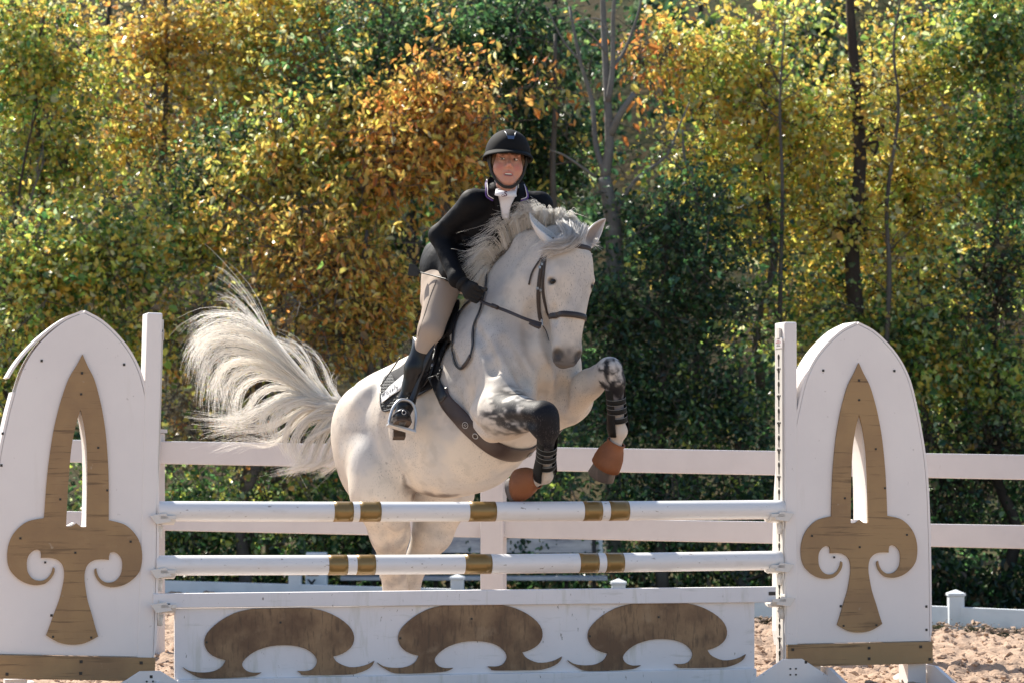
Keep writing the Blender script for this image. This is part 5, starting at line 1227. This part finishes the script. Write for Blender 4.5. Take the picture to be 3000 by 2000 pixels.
v2, f2 = bs2.mesh(1); link('breeches', np_mesh('breeches', v2, f2, True), M['breeches'], rider)
# boots
M['boot'] = pmat('polished_black_boot', (.006, .0065, .009), .30, .35, bump=((25, 25, 25), .2, .008)); M['sole'] = pmat('boot_sole', (.06, .042, .032), .7, .3, [((20, 20, 20), (.11, .08, .06), .5, .7, .7)])
def boot(kn_top, an, toe, heel, peak, name):
    bt = SDF(np.minimum.reduce([kn_top, an, toe, heel]) - .12, np.maximum.reduce([kn_top, an, toe, heel]) + .12, .0055)
    bt.cone(kn_top, kn_top + (an - kn_top) * .35, .058, .060, .02); bt.cone(kn_top + (an - kn_top) * .35, an, .060, .040, .03)
    if peak is not None: bt.cone(kn_top + (peak - kn_top) * .3, peak, .035, .012, .03)
    bt.cone(an, heel + (toe - heel) * .15 + [0, 0, .03], .042, .040, .03); bt.cone(heel + [0, 0, .035], toe + [0, 0, .02], .036, .036, .03); bt.cone(heel + (toe - heel) * .65 + [0, 0, .022], toe + [0, 0, .015], .043, .030, .02, (np.array([0, 0, 1.]), .8))
    t_ = nrm(an - kn_top)
    for q in (.42, .5, .58, .66):   # creases
        c = kn_top + (an - kn_top) * q; sd_ = nrm(np.cross(t_, [0, 1, 0])); sd_ = sd_ if sd_[0] > 0 else -sd_
        bt.cone(c + sd_ * .03 - np.array([0, .052, .012]), c + sd_ * .058 - np.array([0, .03, -.012]), .006, .005, .012, None, 'sub')
    for q in (.86, .93, 1.0):
        c = kn_top + (an - kn_top) * q; bt.cone(c + [-.05, -.045, -.004], c + [.05, -.045, .004], .005, .005, .012, None, 'sub')
    v, f = bt.mesh(1); return link(name, np_mesh(name, v, f, True), M['boot'], rider), v, f
toeR, heelR = W(1180, 1228, 14.47), W(1168, 1262, 14.68)
bo_, btv, btf = boot(W(1239, 1024, 14.635), anR, toeR, heelR, W(1213, 992, 14.66), 'boot'); btbvh = bvh_of(btv, btf)
boot(knL + (anL - knL) * .15, anL, anL + HF * .2 + [0, 0, -.04], anL - HF * .03 + [0, 0, -.09], None, 'boot')
# sole plate and heel block
fd = nrm(toeR - heelR); fs_ = nrm(np.cross(fd, [0, 0, 1.])); fu = np.cross(fs_, fd); fu = fu if fu[2] > 0 else -fu
so = [(-.02, .030), (.04, .031), (.10, .034), (.16, .044), (.21, .044), (.245, .032), (.258, .0)]; outl = so + [(a, -b) for a, b in reversed(so[:-1])]
MB().prism(smooth_loop(outl, 70, 2), -fu * .010, lambda a, b_: heelR + fd * a + fs_ * b_ - fu * .004).build('sole', M['sole'], bo_)
MB().prism([(-.025, .030), (.045, .031), (.045, -.031), (-.025, -.030)], -fu * .026, lambda a, b_: heelR + fd * a + fs_ * b_ - fu * .0145).build('heel', M['sole'], bo_)
# spur strap and spur
strap_on(btbvh, [(1150, 1222), (1162, 1208), (1180, 1202), (1196, 1210), (1203, 1235)], .013, .005, .004, 'spur_strap', M['leather_black'], bo_, 5, 14.55)
P_, _ = on_surf(btbvh, 1183, 1209, .008, 14.55); MB().tube(np.array([P_ + .010 * np.array([math.cos(a), 0, math.sin(a)]) for a in np.linspace(0, 6.283, 16)]), .0022, 6, False).build('spur_buckle', M['steel'], bo_, True)
# stirrup iron hangs from the saddle: arch, tread, leather
trd = heelR + fd * .145 - fu * .022; sx = nrm(W(1225, 1278, 14.55) - W(1135, 1252, 14.5)); sz = nrm(fu - sx * (fu @ sx))
top = trd + W(1192, 1176, 14.55) - W(1180, 1263, 14.55)
arch = [trd - sx * .070, trd - sx * .069 + sz * .045, trd - sx * .062 + sz * .095, trd - sx * .038 + sz * .138, trd + sx * .0 + sz * .152, trd + sx * .038 + sz * .138, trd + sx * .062 + sz * .095, trd + sx * .069 + sz * .045, trd + sx * .070]
st_ = MB().tube(catmull(arch, 5), .0075, 10, True, (np.cross(sx, sz), 1.15)).build('stirrup', M['bright'], saddle, True)
bevel(MB().box(trd - sz * .004, [sx, np.cross(sx, sz), sz], (.076, .020, .0075)).build('tread', M['bright'], saddle), .003)
for q in (-.04, .04): ball('rivet', trd + sx * q - np.cross(sz, sx) * -.0205 - sz * .004, .005, M['screw'], saddle)
MB().tube(catmull([trd + sz * .152, W(1206, 1168, 14.60), W(1226, 1110, 14.60), W(1250, 1050, 14.58), W(1275, 990, 14.60), W(1300, 930, 14.68)], 5), .0145, 10, True, (np.array([-.5, -.8, 0]), .22)).build('stirrup_leather', M['leather_black'], saddle, True)
# gloved hands holding the reins
M['glove'] = pmat('dark_grey_glove', (.014, .014, .015), .7, .2, bump=(90, .25, .003))
def glove(wr, pal, fwd, side, flip=1):
    """fist closed round the rein: palm, four curled fingers, thumb on top"""
    up = np.cross(side, fwd) * flip; lo = np.minimum(wr, pal) - .13; hi = np.maximum(wr, pal) + .13; g = SDF(lo, hi, .0038)
    g.cone(wr, pal - fwd * .01, .030, .036, .02, (up, .75)); g.cone(pal - side * .022, pal + side * .022, .028, .026, .015)
    for i, (o_, ln) in enumerate(((-.033, .92), (-.011, 1.0), (.011, .96), (.033, .82))):
        k0 = pal + side * o_ + fwd * .026 + up * .008; k1 = k0 + fwd * .030 * ln - up * .016; k2 = k1 - fwd * .006 - up * .027 * ln; k3 = k2 - fwd * .026 * ln - up * .002
        g.cone(k0, k1, .0112, .0102, .005); g.cone(k1, k2, .0102, .0096, .005); g.cone(k2, k3, .0096, .0085, .005)
    t0 = pal - side * .036 - fwd * .012 + up * .006; t1 = t0 + fwd * .032 - side * .010 + up * .010; t2 = t1 + fwd * .028 + side * .012 - up * .006
    g.cone(t0, t1, .014, .0115, .008); g.cone(t1, t2, .0115, .0095, .005)
    v, f = g.mesh(1); return link('glove', np_mesh('glove', v, f, True), M['glove'], rider), v, f
palR = W(1378, 853, 14.475); wrG = W(1350, 832, 14.50)
gf = nrm(np.array([.75, -.35, -.5])); gs = nrm(np.array([-.35, .25, -.75]) - gf * (np.array([-.35, .25, -.75]) @ gf))
_, gv, gfc = glove(wrG, palR, gf, gs, 1)
glove(wrL, W(1455, 850, 14.80), nrm([-.2, -.8, -.3]), nrm([.9, -.2, 0]))
gb = bvh_of(gv, gfc)
# cuff strap of the glove, wrist skin and bracelet beads
MB().tube(np.array([wrR + nrm(palR - wrR) * q for q in (.0, .022)]), [.0305, .029], 18).build('wrist', M['skin'], rider, True).data.attributes.new('skin', 'FLOAT_COLOR', 'POINT').data.foreach_set('color', [.56, .33, .245, 1.] * 36)
MB().tube(np.array([wrR + nrm(palR - wrR) * q for q in (.021, .055)]), [.036, .040], 18).build('glove_cuff', M['glove'], rider, True)
M['beads'] = pmat('pink_gold_beads', (.65, .38, .30), .3, .5, metallic=.5); M['pink'] = pmat('pink_band', (.45, .03, .14), .5, .3)
wd_ = nrm(palR - wrR); wa = nrm(np.cross(wd_, [0, 1, 0])); wb = np.cross(wd_, wa)
for k in range(20):
    a = 2 * math.pi * k / 20; ball('bracelet_bead', wrR + wd_ * .014 + (wa * math.cos(a) + wb * math.sin(a)) * .036, .0048, M['beads'], rider, seg=8)
MB().tube(np.array([wrR + wd_ * .004 + (wa * math.cos(a) + wb * math.sin(a)) * .0435 for a in np.linspace(0, 6.283, 24)]), .002, 6, False).build('wrist_band', M['pink'], rider, True)
# riding crop held in the right hand
crop = thing('riding_crop', 'black riding crop with a flat leather flap held behind the rider\'s hand', 'riding crop', W(1213, 800, 14.78))
M['crop'] = pmat('crop_black', (.018, .018, .018), .45, .4)
c0, c1 = W(1420, 848, 14.435), W(1226, 797, 14.76)
MB().tube(np.array([c0, c0 + (c1 - c0) * .18, c0 + (c1 - c0) * .2, c0 + (c1 - c0) * .6, c1]), [.0085, .0085, .0055, .0042, .0034], 10).build('shaft', M['crop'], crop, True)
MB().tube(np.array([c0 - nrm(c1 - c0) * .012, c0 - nrm(c1 - c0) * .004, c0 + nrm(c1 - c0) * .006]), [.009, .0125, .010], 12).build('knob', M['crop'], crop, True)
fp = [(1233, 799), (1227, 788), (1218, 778), (1203, 774), (1199, 776), (1195, 804), (1198, 808), (1212, 810), (1226, 806)]
o = MB().prism(smooth_loop(fp, 60, 2), np.array([0, .005, 0]), lambda x, y: W(x, y, 14.765)).build('flap', M['crop'], crop); bevel(o, .0015, 1)
# ------------------------------------------------------------------ trees and shrubs
M['leaf'] = pmat('autumn_leaf', (1, 1, 1), .29, 1.0, attr='leaf', transl=.6)
M['bark'] = pmat('grey_bark', (.13, .115, .10), .85, .2, [((6, 6, 2), (.06, .05, .042), .4, .65, .9), ((14, 14, 14), (.24, .235, .21), .58, .75, .8)], bump=((18, 18, 4), .6, .02))
M['bark_pale'] = pmat('pale_lichen_bark', (.17, .165, .15), .85, .2, [((5, 5, 2), (.13, .12, .11), .4, .65, .9), ((12, 12, 12), (.26, .275, .24), .55, .72, .8)], bump=((18, 18, 4), .6, .02))
M['bark_dark'] = pmat('dark_bark', (.05, .038, .03), .9, .2, [((8, 8, 3), (.10, .08, .06), .5, .7, .7)], bump=((18, 18, 4), .6, .02))
PAL = {
 'gold': [(.58, .41, .08), (.50, .34, .07), (.62, .48, .12), (.38, .34, .08), (.46, .28, .07), (.45, .44, .26)],
 'orange': [(.54, .27, .07), (.46, .21, .06), (.52, .34, .09), (.36, .28, .07), (.56, .38, .10)],
 'olive': [(.29, .28, .07), (.36, .32, .08), (.21, .24, .06), (.43, .33, .08), (.17, .22, .06), (.36, .38, .22)],
 'lime': [(.29, .36, .07), (.19, .29, .06), (.40, .41, .09), (.13, .22, .05), (.47, .41, .09), (.34, .40, .20)],
 'green': [(.055, .14, .045), (.08, .175, .055), (.04, .105, .038), (.13, .20, .06), (.19, .25, .14)],
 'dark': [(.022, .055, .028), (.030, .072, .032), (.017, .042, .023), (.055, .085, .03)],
 'brown': [(.27, .19, .10), (.20, .14, .08), (.33, .25, .13), (.15, .13, .085)],
 'rust': [(.54, .22, .06), (.46, .17, .05), (.43, .25, .07)],
}
def leaf_mesh(P, T, Nn, L, Wd, col):
    """P base, T direction, Nn normal; six-sided folded leaf (4 tris)"""
    n = len(P); S = np.cross(T, Nn); S /= np.linalg.norm(S, axis=1)[:, None] + 1e-9; Nn = np.cross(S, T)
    L = L[:, None]; Wd = Wd[:, None]; up = Nn * Wd * .28
    v = np.stack([P, P + T * L * .30 + S * Wd * .46 + up, P + T * L * .68 + S * Wd * .40 + up * .7, P + T * L - Nn * L * .10, P + T * L * .68 - S * Wd * .40 + up * .7, P + T * L * .30 - S * Wd * .46 + up], 1)
    b = (np.arange(n) * 6)[:, None]; f = np.concatenate([b + np.array([[0, 1, 2]]), b + np.array([[0, 2, 3]]), b + np.array([[0, 3, 4]]), b + np.array([[0, 4, 5]])], 0)
    return v.reshape(-1, 3), f, np.repeat(col, 6, 0)
def tree(name, label, cat, trunk_px, Y, blobs, pal, n, size=.085, trunk_r=.07, bark='bark', group='trees and shrubs behind the arena', depth=.30, seed=0, nb=44, base_z=-.28, top=None, twig=1., droop=.35, hang=False):
    """blobs: (px, py, rx px, ry px, weight) ellipsoids at distance Y; trunk_px: photo x at the foot and at the top"""
    r = np.random.default_rng(100 + seed); t = thing(name, label, cat, (W(trunk_px[0], 0, Y)[0], Y, base_z), group)
    sc_ = Y / FPX; B = []
    for bl in blobs:
        c = W(bl[0], bl[1], Y + (bl[5] if len(bl) > 5 else 0)); B.append((c, np.array([bl[2] * sc_, depth * (bl[2] + bl[3]) * .5 * sc_ * .8 + .2, bl[3] * sc_]), bl[4]))
    w = np.array([b[2] * np.prod(b[1]) ** .67 for b in B]); w /= w.sum()
    # cluster centres
    K = nb * len(B); ci = r.choice(len(B), K, p=w); d = r.normal(0, 1, (K, 3)); d /= np.linalg.norm(d, axis=1)[:, None]; rad = np.minimum(np.abs(r.normal(0, .68, K)) + .12, 1.75)
    CC_ = np.array([B[i][0] for i in ci]) + d * rad[:, None] * np.array([B[i][1] for i in ci]) * np.array([1.0, 1.0, 1.15])
    CC_[:, 2] = np.maximum(CC_[:, 2], base_z + .15)
    # trunk and limbs
    zt = top if top is not None else max(b[0][2] + b[1][2] * .5 for b in B)
    x0, x1 = W(trunk_px[0], 0, Y)[0], W(trunk_px[1], 0, Y)[0]; nT = 9; tz = np.linspace(base_z - .05, zt, nT)
    tp = np.stack([np.linspace(x0, x1, nT) + r.normal(0, .05, nT), np.full(nT, Y) + r.normal(0, .05, nT), tz], 1); tr = np.linspace(trunk_r, trunk_r * .25, nT)
    m = MB(); m.tube(catmull(tp, 3), np.interp(np.linspace(0, 1, (nT - 1) * 3 + 1), np.linspace(0, 1, nT), tr), 9); m.build('trunk', M[bark], t, True)
    m = MB()
    ts = np.linspace(.12, .97, 14); node = [np.array([np.interp(base_z + (zt - base_z) * q, tz, tp[:, j]) for j in range(3)]) for q in ts]; nr = [np.interp(base_z + (zt - base_z) * q, tz, tr) * .5 for q in ts]
    order = np.argsort([min(np.linalg.norm(c - q_) for q_ in node) for c in CC_])
    for c in CC_[order]:
        A = np.array(node); dd = np.linalg.norm(A - c, axis=1) + .55 * np.maximum(0, A[:, 2] - c[2]); j = int(np.argmin(dd)); s0 = node[j]; rr = max(.0045, min(nr[j] * .72, .03)) * twig
        mid = (s0 + c) / 2 + r.normal(0, .07, 3) + [0, 0, -.04]; m.tube(catmull([s0, mid, c], 3), np.linspace(rr, rr * .6, 7), 5, False); node.append(c); nr.append(rr * .8 / twig)
        for _ in range(3):
            q = c + r.normal(0, .22, 3); m.tube(np.array([c + (mid - c) * .15 * r.random(), (c + q) / 2 + r.normal(0, .04, 3), q]), [.0055, .004, .002], 4, False)
    m.build('branches', M[bark], t, True)['kind'] = 'stuff'
    # leaves, gathered in sprays around the clusters
    n = int(n * 1.0)
    if n:
        k = r.integers(0, K, n); sub = r.normal(0, 1, (K, 7, 3)) * np.array([.17, .17, .13]); q = r.integers(0, 7, n)
        P = CC_[k] + sub[k, q] + r.normal(0, 1, (n, 3)) * np.array([.072, .072, .062])
        ok = P[:, 2] > base_z + .02; P = P[ok]; k = k[ok]; q = q[ok]; n = len(P)
        T = r.normal(0, 1, (n, 3)) + (P - CC_[k]) * 2; T[:, 2] -= droop * (3 if hang else 1); T /= np.linalg.norm(T, axis=1)[:, None]
        Nn = r.normal(0, .9, (n, 3)) + np.array([-.12, -.45, .40]); Nn -= T * (Nn * T).sum(1)[:, None]; Nn /= np.linalg.norm(Nn, axis=1)[:, None] + 1e-9
        L = size * .64 * np.clip(np.exp(r.normal(0, .32, n)), .45, 1.9); Wd = L * (.45 if hang else .68) * (.8 + .4 * r.random(n))
        # colour: per cluster tendency + per leaf jitter
        names = list(pal.keys()); pw = np.array(list(pal.values()), float); pw /= pw.sum()
        cl = r.choice(len(names), (K, 7), p=pw); own = r.random(n) < .35; pick = np.where(own, r.choice(len(names), n, p=pw), cl[k, q])
        col = np.zeros((n, 3))
        for i, nm in enumerate(names):
            mk = pick == i; pc = np.array(PAL[nm]); col[mk] = pc[r.integers(0, len(pc), mk.sum())]
        col *= 1.7 * (.7 + .6 * r.random((n, 1))) * (.6 + .75 * r.random((K, 7)))[k, q][:, None]
        v, f, c = leaf_mesh(P, T, Nn, L, Wd, col); me = np_mesh('crown', v, f, False); vcol(me, 'leaf', np.clip(c, 0, 1)); o = link('crown', me, M['leaf'], t); o['kind'] = 'stuff'
    return t
# back row: closes the view between crowns, deep shade put into its leaf colours
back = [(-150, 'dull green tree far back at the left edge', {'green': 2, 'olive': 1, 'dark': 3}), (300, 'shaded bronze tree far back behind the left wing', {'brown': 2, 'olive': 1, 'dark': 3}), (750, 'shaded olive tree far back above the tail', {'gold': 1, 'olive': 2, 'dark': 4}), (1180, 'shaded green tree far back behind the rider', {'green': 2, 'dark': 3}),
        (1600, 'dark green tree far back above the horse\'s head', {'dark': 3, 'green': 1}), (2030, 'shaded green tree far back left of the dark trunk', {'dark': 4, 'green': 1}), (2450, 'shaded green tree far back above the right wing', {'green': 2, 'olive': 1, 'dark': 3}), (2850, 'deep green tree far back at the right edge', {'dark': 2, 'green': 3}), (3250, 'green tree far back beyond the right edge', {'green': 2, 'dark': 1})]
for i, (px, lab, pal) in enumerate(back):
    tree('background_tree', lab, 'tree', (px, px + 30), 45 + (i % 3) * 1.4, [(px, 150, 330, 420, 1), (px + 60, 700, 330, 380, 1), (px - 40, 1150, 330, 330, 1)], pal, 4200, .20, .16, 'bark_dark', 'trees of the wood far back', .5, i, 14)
TR = [
 ('broadleaf_tree', 'yellow-green leafy tree at the upper left edge', 'tree', (40, 120), 29.5, [(90, 180, 230, 260, 1), (190, 480, 220, 170, .8), (20, 480, 150, 200, .8)], {'lime': 4, 'gold': 3, 'green': 1}, 9000, dict()),
 ('maple_tree', 'thin bronze and gold tree between the upper left corner and the gold tree', 'tree', (430, 480), 32.5, [(480, 130, 260, 230, 1), (400, 380, 230, 200, .8), (620, 60, 200, 160, .6)], {'gold': 4, 'orange': 2, 'brown': 1, 'olive': 2}, 7600, dict()),
 ('birch_tree', 'bright golden tree at the top left of centre', 'tree', (820, 880), 31.5, [(900, 90, 250, 200, 1), (760, 280, 190, 160, 1), (1150, -20, 220, 90, .7)], {'gold': 6, 'olive': 2, 'lime': 1}, 9500, dict()),
 ('holly_tree', 'glossy dark green tree slanting across the upper left of the rider', 'tree', (1100, 1130), 29.2, [(1200, 150, 220, 170, 1), (1000, 290, 230, 150, 1), (700, 470, 200, 130, 1), (560, 610, 130, 120, .7), (1330, 110, 140, 130, .6)], {'green': 6, 'dark': 2}, 10500, dict(size=.075)),
 ('cherry_tree', 'olive and amber tree with hanging leaves above the tail', 'tree', (800, 860), 28.0, [(830, 520, 260, 190, 1), (1040, 420, 200, 170, 1), (1000, 640, 230, 130, .8), (620, 720, 210, 130, .7)], {'olive': 3, 'gold': 4, 'lime': 2, 'orange': 1}, 12000, dict(size=.10, hang=True)),
 ('sumac_tree', 'vivid orange tree just left of the rider\'s helmet', 'tree', (1230, 1290), 27.2, [(1290, 300, 150, 130, 1), (1200, 410, 170, 110, 1), (1330, 450, 110, 130, .6), (1150, 540, 130, 90, .5)], {'orange': 6, 'rust': 1, 'gold': 2}, 5600, dict(size=.105, hang=True)),
 ('dogwood_shrub', 'orange shrub behind the rider\'s back and crop', 'shrub', (1040, 1060), 27.0, [(960, 800, 190, 120, 1), (1120, 880, 150, 150, 1), (840, 720, 140, 90, .7), (1010, 980, 160, 110, .7)], {'orange': 5, 'gold': 2, 'olive': 2}, 7500, dict(size=.095, hang=True)),
 ('hazel_shrub', 'yellow-green shrub behind the top of the left wing', 'shrub', (110, 140), 27.0, [(120, 800, 250, 200, 1), (330, 760, 200, 170, .9), (450, 960, 160, 140, .7), (80, 1050, 200, 160, .6)], {'lime': 5, 'gold': 3, 'green': 2}, 11000, dict()),
 ('bramble_thicket', 'tangled brown thicket of bare twigs behind the tail', 'shrub', (700, 760), 26.6, [(640, 1000, 220, 200, 1), (850, 1080, 200, 170, 1), (560, 1250, 180, 170, .8), (800, 1300, 200, 130, .7)], {'brown': 3, 'gold': 1, 'orange': 1, 'lime': 1}, 2600, dict(nb=70, bark='bark', twig=.5)),
 ('laurel_hedge', 'glossy green bushes below the tail behind the rails', 'shrub', (700, 720), 26.9, [(560, 1560, 230, 190, 1), (900, 1520, 220, 190, 1), (350, 1500, 220, 200, .7), (1040, 1430, 180, 170, .8)], {'green': 5, 'lime': 2, 'dark': 1}, 12000, dict(size=.075)),
 ('ivy_clad_tree', 'shaded olive tree behind the rider\'s left shoulder', 'tree', (1480, 1520), 31.0, [(1480, 130, 230, 240, 1), (1560, 480, 200, 230, 1), (1450, 760, 170, 180, .8)], {'dark': 7, 'green': 3, 'olive': 1}, 13000, dict()),
 ('rust_leaved_tree', 'sparse rust-orange leaves on a thin tree around the pale bare trunk', 'tree', (1640, 1620), 28.6, [(1600, 250, 130, 110, 1), (1700, 330, 90, 120, .8), (1900, 160, 130, 120, .8), (1960, 280, 80, 70, .5)], {'rust': 4, 'orange': 3, 'olive': 2}, 520, dict(size=.12, hang=True, nb=9)),
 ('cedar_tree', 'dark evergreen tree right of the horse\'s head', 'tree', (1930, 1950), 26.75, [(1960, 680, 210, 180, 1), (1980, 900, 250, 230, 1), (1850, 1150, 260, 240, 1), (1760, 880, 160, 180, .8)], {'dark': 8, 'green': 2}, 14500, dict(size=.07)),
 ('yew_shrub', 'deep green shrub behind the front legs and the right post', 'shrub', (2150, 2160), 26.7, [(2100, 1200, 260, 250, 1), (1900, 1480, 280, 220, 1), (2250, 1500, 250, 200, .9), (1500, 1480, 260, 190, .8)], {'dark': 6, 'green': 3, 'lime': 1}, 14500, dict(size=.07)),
 ('poplar_tree', 'sunlit yellow tree left of the dark trunk at the upper right', 'tree', (2200, 2250), 29.0, [(2150, 230, 230, 220, 1), (2320, 420, 230, 200, 1), (2200, 620, 200, 150, .8), (2080, 480, 130, 180, .5)], {'gold': 5, 'lime': 4}, 11000, dict()),
 ('aspen_tree', 'golden tree with a dark upright trunk at the upper right', 'tree', (2505, 2500), 27.6, [(2640, 260, 190, 240, 1, .9), (2650, 560, 230, 200, 1, .9), (2450, 640, 170, 160, .9, .7), (2420, 880, 180, 130, .7, .7), (2700, 820, 180, 150, .7, .7), (2510, 330, 110, 170, .35, -.1), (2490, 640, 120, 120, .35, -.1)], {'gold': 6, 'lime': 3}, 11500, dict(bark='bark_dark', trunk_r=.115, top=6.6)),
 ('linden_tree', 'green and gold tree at the upper right edge', 'tree', (2950, 2930), 30.0, [(2900, 150, 220, 240, 1), (2930, 480, 200, 200, 1), (2980, 760, 140, 140, .6)], {'green': 4, 'lime': 3, 'gold': 2}, 10000, dict()),
 ('viburnum_shrub', 'yellow-green shrub above the top of the right wing', 'shrub', (2700, 2690), 27.5, [(2700, 1020, 240, 150, 1), (2520, 1000, 160, 120, .7), (2880, 1130, 150, 130, .7), (2300, 930, 130, 100, .5)], {'lime': 4, 'green': 3, 'gold': 2}, 9500, dict()),
 ('bare_thornbush', 'dark thornbush of bare grey twigs at the right edge', 'shrub', (2930, 2920), 27.6, [(2920, 830, 120, 170, 1), (2900, 1300, 170, 160, 1), (2780, 1420, 170, 130, .8)], {'dark': 3, 'green': 1, 'brown': 1}, 2400, dict(nb=60, bark='bark_dark', twig=.5)),
 ('boxwood_shrub', 'dark low shrub behind the rails at the right of the wing', 'shrub', (2750, 2750), 28.3, [(2780, 1530, 280, 230, 1), (2500, 1450, 230, 240, .9), (3000, 1350, 200, 250, .8)], {'dark': 5, 'green': 3}, 9500, dict(size=.07)),
]
for i, (nm, lab, cat, tpx, Y, bl, pal, n, kw) in enumerate(TR): tree(nm, lab, cat, tpx, 26.8 + (Y - 26.6) * .38 if Y > 27.55 else Y - .3, bl, pal, n, seed=20 + i, **kw)
# a few more trees carry the wood on past both sides of the picture
for i, (px, Y, lab, pal) in enumerate([(-480, 28.5, 'leafy green tree just outside the left edge', {'lime': 3, 'green': 3, 'gold': 1}), (-1000, 29.5, 'second green tree outside the left edge, farther out', {'green': 4, 'lime': 2}), (-760, 34, 'gold tree outside the left edge, standing back', {'gold': 3, 'olive': 2}),
                                       (3450, 28.5, 'leafy green tree just outside the right edge', {'green': 3, 'lime': 2}), (3960, 29.5, 'second green tree outside the right edge, farther out', {'green': 4, 'dark': 2}), (3720, 34, 'gold tree outside the right edge, standing back', {'gold': 3, 'lime': 2})]):
    tree('broadleaf_tree', lab, 'tree', (px, px + 20), Y, [(px, 200, 260, 300, 1), (px + 40, 700, 280, 280, 1), (px - 30, 1200, 270, 260, .8)], pal, 6000, .13, .12, 'bark_dark', seed=60 + i, nb=24)
# pale bare tree right of the rider
bt = thing('bare_tree', 'pale grey lichened trunk with bare branches right of the rider', 'tree', (W(1795, 0, 26.75)[0], 26.75, -.28), 'trees and shrubs behind the arena')
def limbs(paths, mat, parent, name):
    for pts, r0, r1 in paths:
        P = catmull([W(x, y, 26.75 + d) for x, y, d in pts], 4); MB().tube(P, np.linspace(r0 * .8, r1 * .8, len(P)), 8).build(name, mat, parent, True)
limbs([([(1800, 1750, 0), (1805, 1200, 0), (1800, 720, 0), (1788, 610, 0), (1770, 520, 0)], .13, .075)], M['bark_pale'], bt, 'trunk')
limbs([([(1772, 520, 0), (1785, 430, 0), (1782, 330, 0), (1775, 200, .1), (1768, 60, .2), (1765, -80, .2)], .062, .028), ([(1786, 400, 0), (1820, 330, -.1), (1858, 275, -.1)], .05, .03), ([(1768, 500, 0), (1745, 420, .1), (1735, 300, .2), (1700, 180, .2), (1668, 20, .3)], .04, .016),
       ([(1782, 300, 0), (1795, 200, 0), (1796, 60, 0), (1805, -60, 0)], .038, .018), ([(1790, 200, 0), (1830, 150, .1), (1870, 40, .1), (1890, -60, .1)], .026, .010), ([(1700, 180, .2), (1650, 120, .2), (1600, 20, .2)], .016, .006), ([(1745, 520, 0), (1660, 460, -.1), (1610, 440, -.1)], .02, .006),
       ([(1800, 640, 0), (1860, 530, -.1), (1950, 460, -.1), (1990, 370, -.1), (2020, 300, -.1)], .028, .008), ([(1950, 460, -.1), (2010, 500, -.1), (2070, 470, -.1)], .014, .005), ([(2045, 610, 0), (2030, 520, 0), (2005, 460, 0), (2000, 380, 0)], .028, .01), ([(1776, 160, 0), (1740, 110, 0), (1680, 60, 0)], .014, .005), ([(1796, 130, 0), (1760, 60, 0), (1700, 60, .1), (1640, 70, .1)], .012, .004)], M['bark_pale'], bt, 'limb')

# slender saplings standing in front of the crowns
for i, (pts, lab, bk) in enumerate([([(12, 1500, 0), (18, 1000, 0), (40, 700, 0), (70, 480, 0), (105, 330, 0)], 'slender dark stem rising at the far left edge', 'bark_dark'), ([(60, 1500, 0), (50, 1000, 0), (60, 760, 0), (85, 600, 0), (130, 470, 0)], 'second slender stem just right of the far left edge', 'bark'),
                                   ([(2275, 1500, 0), (2285, 900, 0), (2292, 560, 0), (2285, 300, 0), (2300, 60, 0)], 'thin grey sapling stem left of the dark upright trunk', 'bark'), ([(2570, 1400, 0), (2605, 860, 0), (2598, 600, 0), (2632, 330, 0), (2618, 130, 0), (2650, -60, 0)], 'thin crooked sapling stem right of the dark upright trunk', 'bark'), ([(880, 1500, 0), (900, 1000, 0), (870, 760, 0), (800, 640, 0), (690, 560, 0)], 'leaning brown stem behind the tail', 'bark')]):
    sp = thing('sapling', lab, 'tree', W(pts[0][0], 1700, 26.9), 'slender saplings in the foliage')
    P = catmull([W(x, y, 26.9 + d) for x, y, d in pts], 5); MB().tube(P, np.linspace(.028, .007, len(P)), 8).build('trunk', M[bk], sp, True)
    rr = np.random.default_rng(300 + i)
    for k in range(14):
        j = rr.integers(4, len(P) - 1); d = np.array([rr.normal(0, .35), rr.normal(0, .12), .12 + .25 * rr.random()]); MB().tube(np.array([P[j], P[j] + d * .5 + rr.normal(0, .03, 3), P[j] + d]), [.008, .005, .002], 5).build('twig', M[bk], sp, True)

# undergrowth along the foot of the trees
def undergrowth():
    r = np.random.default_rng(77); n = 30000; X = -7 + 14 * r.random(n); Yv = 26.35 + 1.6 * r.random(n) ** 1.3; top = .25 + 1.0 * vnoise(np.stack([X, Yv * .5, np.zeros(n)], 1), 1.1)
    P = np.stack([X, Yv, -.28 + top * r.random(n) ** 1.2], 1); T = r.normal(0, 1, (n, 3)) + [0, 0, .7]; T /= np.linalg.norm(T, axis=1)[:, None]
    Nn = r.normal(0, .9, (n, 3)) + [-.1, -.4, .4]; Nn -= T * (Nn * T).sum(1)[:, None]; Nn /= np.linalg.norm(Nn, axis=1)[:, None] + 1e-9
    pc = np.array(PAL['green'] + PAL['dark'] + PAL['dark'] + PAL['brown'][:2]); col = pc[r.integers(0, len(pc), n)] * (.7 + .6 * r.random((n, 1)))
    v, f, c = leaf_mesh(P, T, Nn, .05 + .05 * r.random(n), .03 + .03 * r.random(n), col); me = np_mesh('undergrowth', v, f, False); vcol(me, 'leaf', c); o = link('undergrowth', me, M['leaf']); tag(o, 'dark leafy undergrowth along the foot of the trees', 'undergrowth', kind='stuff')
undergrowth()
